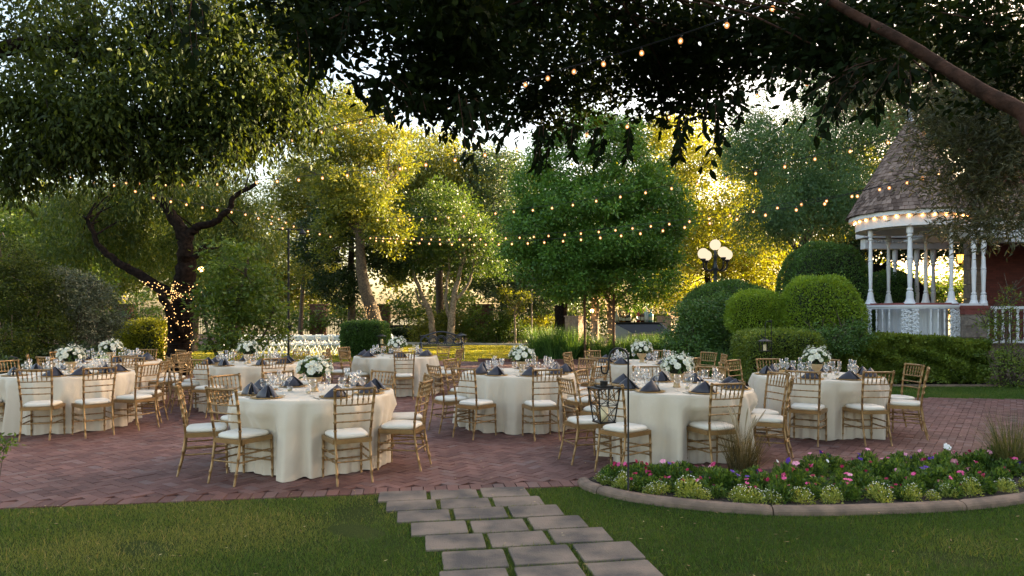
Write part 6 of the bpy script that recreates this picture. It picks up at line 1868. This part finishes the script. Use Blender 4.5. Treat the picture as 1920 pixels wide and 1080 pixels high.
# glowing flood lamp on the mesquite and on the topiary trunk ---------------
for (px, py, Y, lab) in ((377, 505, 18.1, 'small round glowing flood lamp on the dark mesquite trunk'), (1110, 583, 24.2, 'small orange flood lamp glowing beside the round tree trunk')):
    p = at(px, py, Y); root = empty('flood_lamp', p); tag(root, lab, 'lamp', 'small flood lamps')
    b = MB(); b.lathe([(0, -.07), (.05, -.05), (.075, 0), (.05, .05), (0, .07)], 14, capb=False, capt=False); b.build('bulb', flood_m, root, smooth=True)
    b = MB(); b.tube([(-.02, .05, .02), (-.10 if px > 1000 else -.16, .18, .10)], .03, 8); b.build('housing', black_iron, root)

# bar with bottles ----------------------------------------------------------
Yb = 28.0
def bar():
    x0, x1 = at(1147, 0, Yb).x, at(1252, 0, Yb).x; cx = (x0 + x1) / 2; hw = (x1 - x0) / 2; zt = zat(604, Yb)
    root = empty('bar_counter', (cx, Yb, 0)); tag(root, 'portable steel bar with slanted sides and dark counter', 'bar')
    b = MB(); b.box((-.05, .25, zt - .02), (2 * hw - .1, .6, .04)); b.build('counter', dark_top, root)
    b = MB()
    b.add([(-hw + .05, -.0, zt - .04), (hw - .35, 0, zt - .04), (hw + .0, -.45, zt - .46), (-hw + .75, -.45, zt - .46)], [(0, 1, 2, 3)]); b.build('slanted_front', pbr('black_panel', (.02, .02, .025), rough=.3), root)
    b = MB(); b.add([(-hw, 0, zt - .045), (-hw, 0, 0), (-hw + .75, -.5, 0), (-hw + .75, -.5, zt - .46), (-hw + .05, 0, zt - .045)], [(0, 1, 2, 3, 4)])
    b.box((-hw + .38, -.22, zt - .24), (.9, .02, .03), rot=Matrix.Rotation(R(-33), 3, 'Z') @ Matrix.Rotation(R(26), 3, 'Y')); b.build('side_panel', steel_m, root)
    b = MB(); b.add([(hw - .35, -.02, zt - .02), (hw - .30, -.02, zt - .02), (hw + .12, -.5, zt - .46), (hw + .07, -.5, zt - .46)], [(0, 1, 2, 3)]); b.add([(hw - .32, 0, zt - .03), (hw - .32, .0, 0), (hw + .08, -.5, 0), (hw + .08, -.5, zt - .46)], [(0, 1, 2, 3)]); b.build('side_panel', steel_m, root)
    b = MB(); b.box((.2, -.48, zt - .47), (2 * hw - .75, .05, .02)); b.box((.2, -.44, (zt - .48) / 2), (2 * hw - .8, .03, zt - .5)); b.build('lower_panel', steel_m, root)
    def bottle(px, h, r, c, label, nk=.35):
        h *= 1.6; r *= 1.7; px = px + (px - 1186) * .25
        x = at(px, 0, Yb).x
        root = empty('bottle', (x, Yb + .2, zt)); tag(root, label, 'bottle', 'bottles on the bar counter')
        b = MB(); b.lathe([(r, 0), (r, h * (1 - nk) - .03), (r * .4, h * (1 - nk) + .03), (r * .3, h * .94), (r * .38, h * .95), (r * .38, h)], 10)
        b.build('glass_body', pbr('bottle_' + label.split()[0] + str(px), c, rough=.12, spec=.7), root, smooth=True)
        b = MB(); b.lathe([(r * 1.03, h * .15), (r * 1.03, h * .42)], 10, capb=False, capt=False); b.build('paper_label', pbr('blank_label' + str(px), (.6, .55, .45) if h < .6 else (.7, .72, .75)), root)
    L = [(1158, .34, .045, (.01, .03, .012), 'dark green tall bottle, leftmost on the bar'), (1163, .30, .042, (.5, .5, .45), 'pale bottle just right of the dark green tall one'), (1169, .30, .04, (.16, .07, .01), 'amber bottle, third from the left on the bar'), (1174, .24, .045, (.25, .13, .02), 'squat amber bottle, fourth from the left'), (1179, .26, .04, (.02, .008, .004), 'near-black slim bottle left of the gap'), (1183, .28, .038, (.03, .012, .006), 'near-black slim bottle bordering the gap'),
         (1196, .36, .042, (.35, .02, .01), 'red liquor bottle right of the gap'), (1202, .32, .048, (.12, .03, .012), 'brown liquor bottle beside the white one'), (1208, .42, .055, (.55, .62, .68), 'tall frosted white bottle, highest on the bar'), (1215, .32, .058, (.12, .35, .38), 'wide turquoise bottle at the right end of the bar')]
    for l in L: bottle(*l)
bar()
# brick plinths
blk = pbr('tan_block', (.34, .24, .17), rough=.9, c2=(.22, .15, .11), scale=6, bump=.7, bscale=18)
for (px0, px1, Y, lab) in ((1060, 1094, 31, 'tan block plinth with flat cap left of the bar'), (1232, 1265, 31, 'tan block plinth with flat cap right of the bar')):
    xa, xb = at(px0, 0, Y).x, at(px1, 0, Y).x; root = empty('block_plinth', ((xa + xb) / 2, Y, 0), R(-28)); tag(root, lab, 'plinth', 'block plinths')
    w_ = (xb - xa) * .8; b = MB(); zt = zat(592, Y) - .06
    for j in range(6):
        for i in range(2):
            b.box(((i - .5) * w_ / 2, 0, zt / 6 * (j + .5)), (w_ / 2 - .008, w_, zt / 6 - .008))
    b.build('blocks', blk, root)
    b = MB(); b.box((0, 0, zt + .03), (w_ + .06, w_ + .06, .06)); b.build('cap', pbr('plinth_cap%d' % px0, (.30, .2, .15), rough=.8), root)

# iron fence with brick pillars, arched gate ---------------------------------
Yf = 48.0
brk = pbr('pillar_brick', (.17, .075, .055), rough=.9, c2=(.10, .05, .04), scale=5, bump=.5, bscale=12)
pil = [(-100, 'leftmost'), (235, 'hidden behind the yellow hedge'), (440, 'behind the leafy tree'), (597, 'behind the white folding chairs'), (718, 'behind the leaning trunk'), (902, 'right of the arched gate'), (1010, 'near the golden shrub')]
for (px, lab) in pil:
    x = at(px, 0, Yf).x; b = MB(); b.box((x, Yf, 1.15), (.95 if px != 902 else 1.7, .8, 2.3)); b.box((x, Yf, 2.36), (1.15 if px != 902 else 1.9, 1.0, .12))
    tag(b.build('brick_pillar', brk), 'square brick fence pillar ' + lab, 'pillar', 'brick fence pillars')
def fence(px0, px1, lab, arch=False):
    x0, x1 = at(px0, 0, Yf).x, at(px1, 0, Yf).x
    root = empty('iron_fence' if not arch else 'arched_gate', ((x0 + x1) / 2, Yf, 0)); tag(root, lab, 'fence' if not arch else 'gate', None if arch else 'iron fence panels')
    hw = (x1 - x0) / 2; n = int(2 * hw / .16); b = MB()
    for k in range(n + 1):
        x = -hw + 2 * hw * k / n
        h = 2.15 if not arch else 1.0 + .62 * math.sqrt(max(0, 1 - (x / hw) ** 2))
        b.box((x, 0, h / 2), (.028, .028, h))
    b.build('bars', black_iron, root)
    b = MB()
    if arch: b.tube([(-hw + 2 * hw * i / 20, 0, 1.0 + .62 * math.sqrt(max(0, 1 - (-1 + i / 10) ** 2))) for i in range(21)], .05, 6); b.box((0, 0, .5), (2 * hw, .05, .9))
    else: b.box((0, 0, 1.85), (2 * hw, .05, .05)); b.box((0, 0, .25), (2 * hw, .05, .05)); b.box((0, 0, 1.0), (2 * hw, .05, .05))
    b.build('rails', black_iron, root)
fence(-80, 222, 'dark iron bar fence panel at the far left'); fence(246, 428, 'dark iron bar fence panel behind the dark mesquite'); fence(452, 585, 'dark iron bar fence panel behind the black lamp pole'); fence(610, 706, 'dark iron bar fence panel left of the leaning trunk')
fence(732, 880, 'low dark arched iron gate behind the far shrubs', True); fence(926, 998, 'dark iron bar fence panel right of the wide brick pillar')
# far kerb and gravel
b = MB(); pts = [at(560, 0, 39), at(1010, 0, 36.6)]
rs = [Vector((at(px, 0, Y).x, Y, 0)) for px, Y in ((480, 40.5), (700, 39.0), (800, 38.2), (900, 37.4), (1000, 36.6), (1080, 35))]
rr = resample(rs, 40)
for a, c in zip(rr, rr[1:]):
    t = (c - a); b.box(((a + c) / 2 + Vector((0, 0, .03))), (t.length + .01, .34, .16), rz=math.atan2(t.y, t.x))
tag(b.build('far_kerb', path_conc), kind='structure')
poly_sheet('far_mulch', [(-40, 38.6), (-6, 38.4), (3, 36.4), (20, 34), (30, 60), (-40, 60)], -.004, pbr('reddish_mulch', (.16, .09, .06), rough=1, c2=(.07, .04, .03), scale=6, bump=.8, bscale=20))
# soil under hedges and grasses right of the patio
poly_sheet('planting_soil', [(-1.0, 23.85), (5.2, 23.25), (5.45, 16.55), (6.25, 15.55), (20, 15.52), (20, 30), (5, 34), (-1, 30)], -.004, soil)
b = MB()
rr = resample([Vector((-1.2, 23.9, 0)), Vector((1, 23.6, 0)), Vector((5.1, 23.1, 0))], 14)
for a, c in zip(rr, rr[1:]):
    t = (c - a); b.box(((a + c) / 2 + Vector((0, 0, .04))), (t.length - .02, .14, .12), rz=math.atan2(t.y, t.x))
tag(b.build('patio_kerb', brk), kind='structure')
# slim pale pole near golden shrub
b = MB(); x = at(997, 0, 38).x; b.tube([(x, 38, 0), (x, 38, 3.1)], .05, 8); b.lathe([(.3, 0), (.3, .06), (.1, .1)], 12, c=(x, 38, 0))
tag(b.build('metal_pole', pbr('tan_pole', (.35, .27, .2), rough=.6)), 'slim pale metal pole on a round base beside the golden shrub', 'pole')
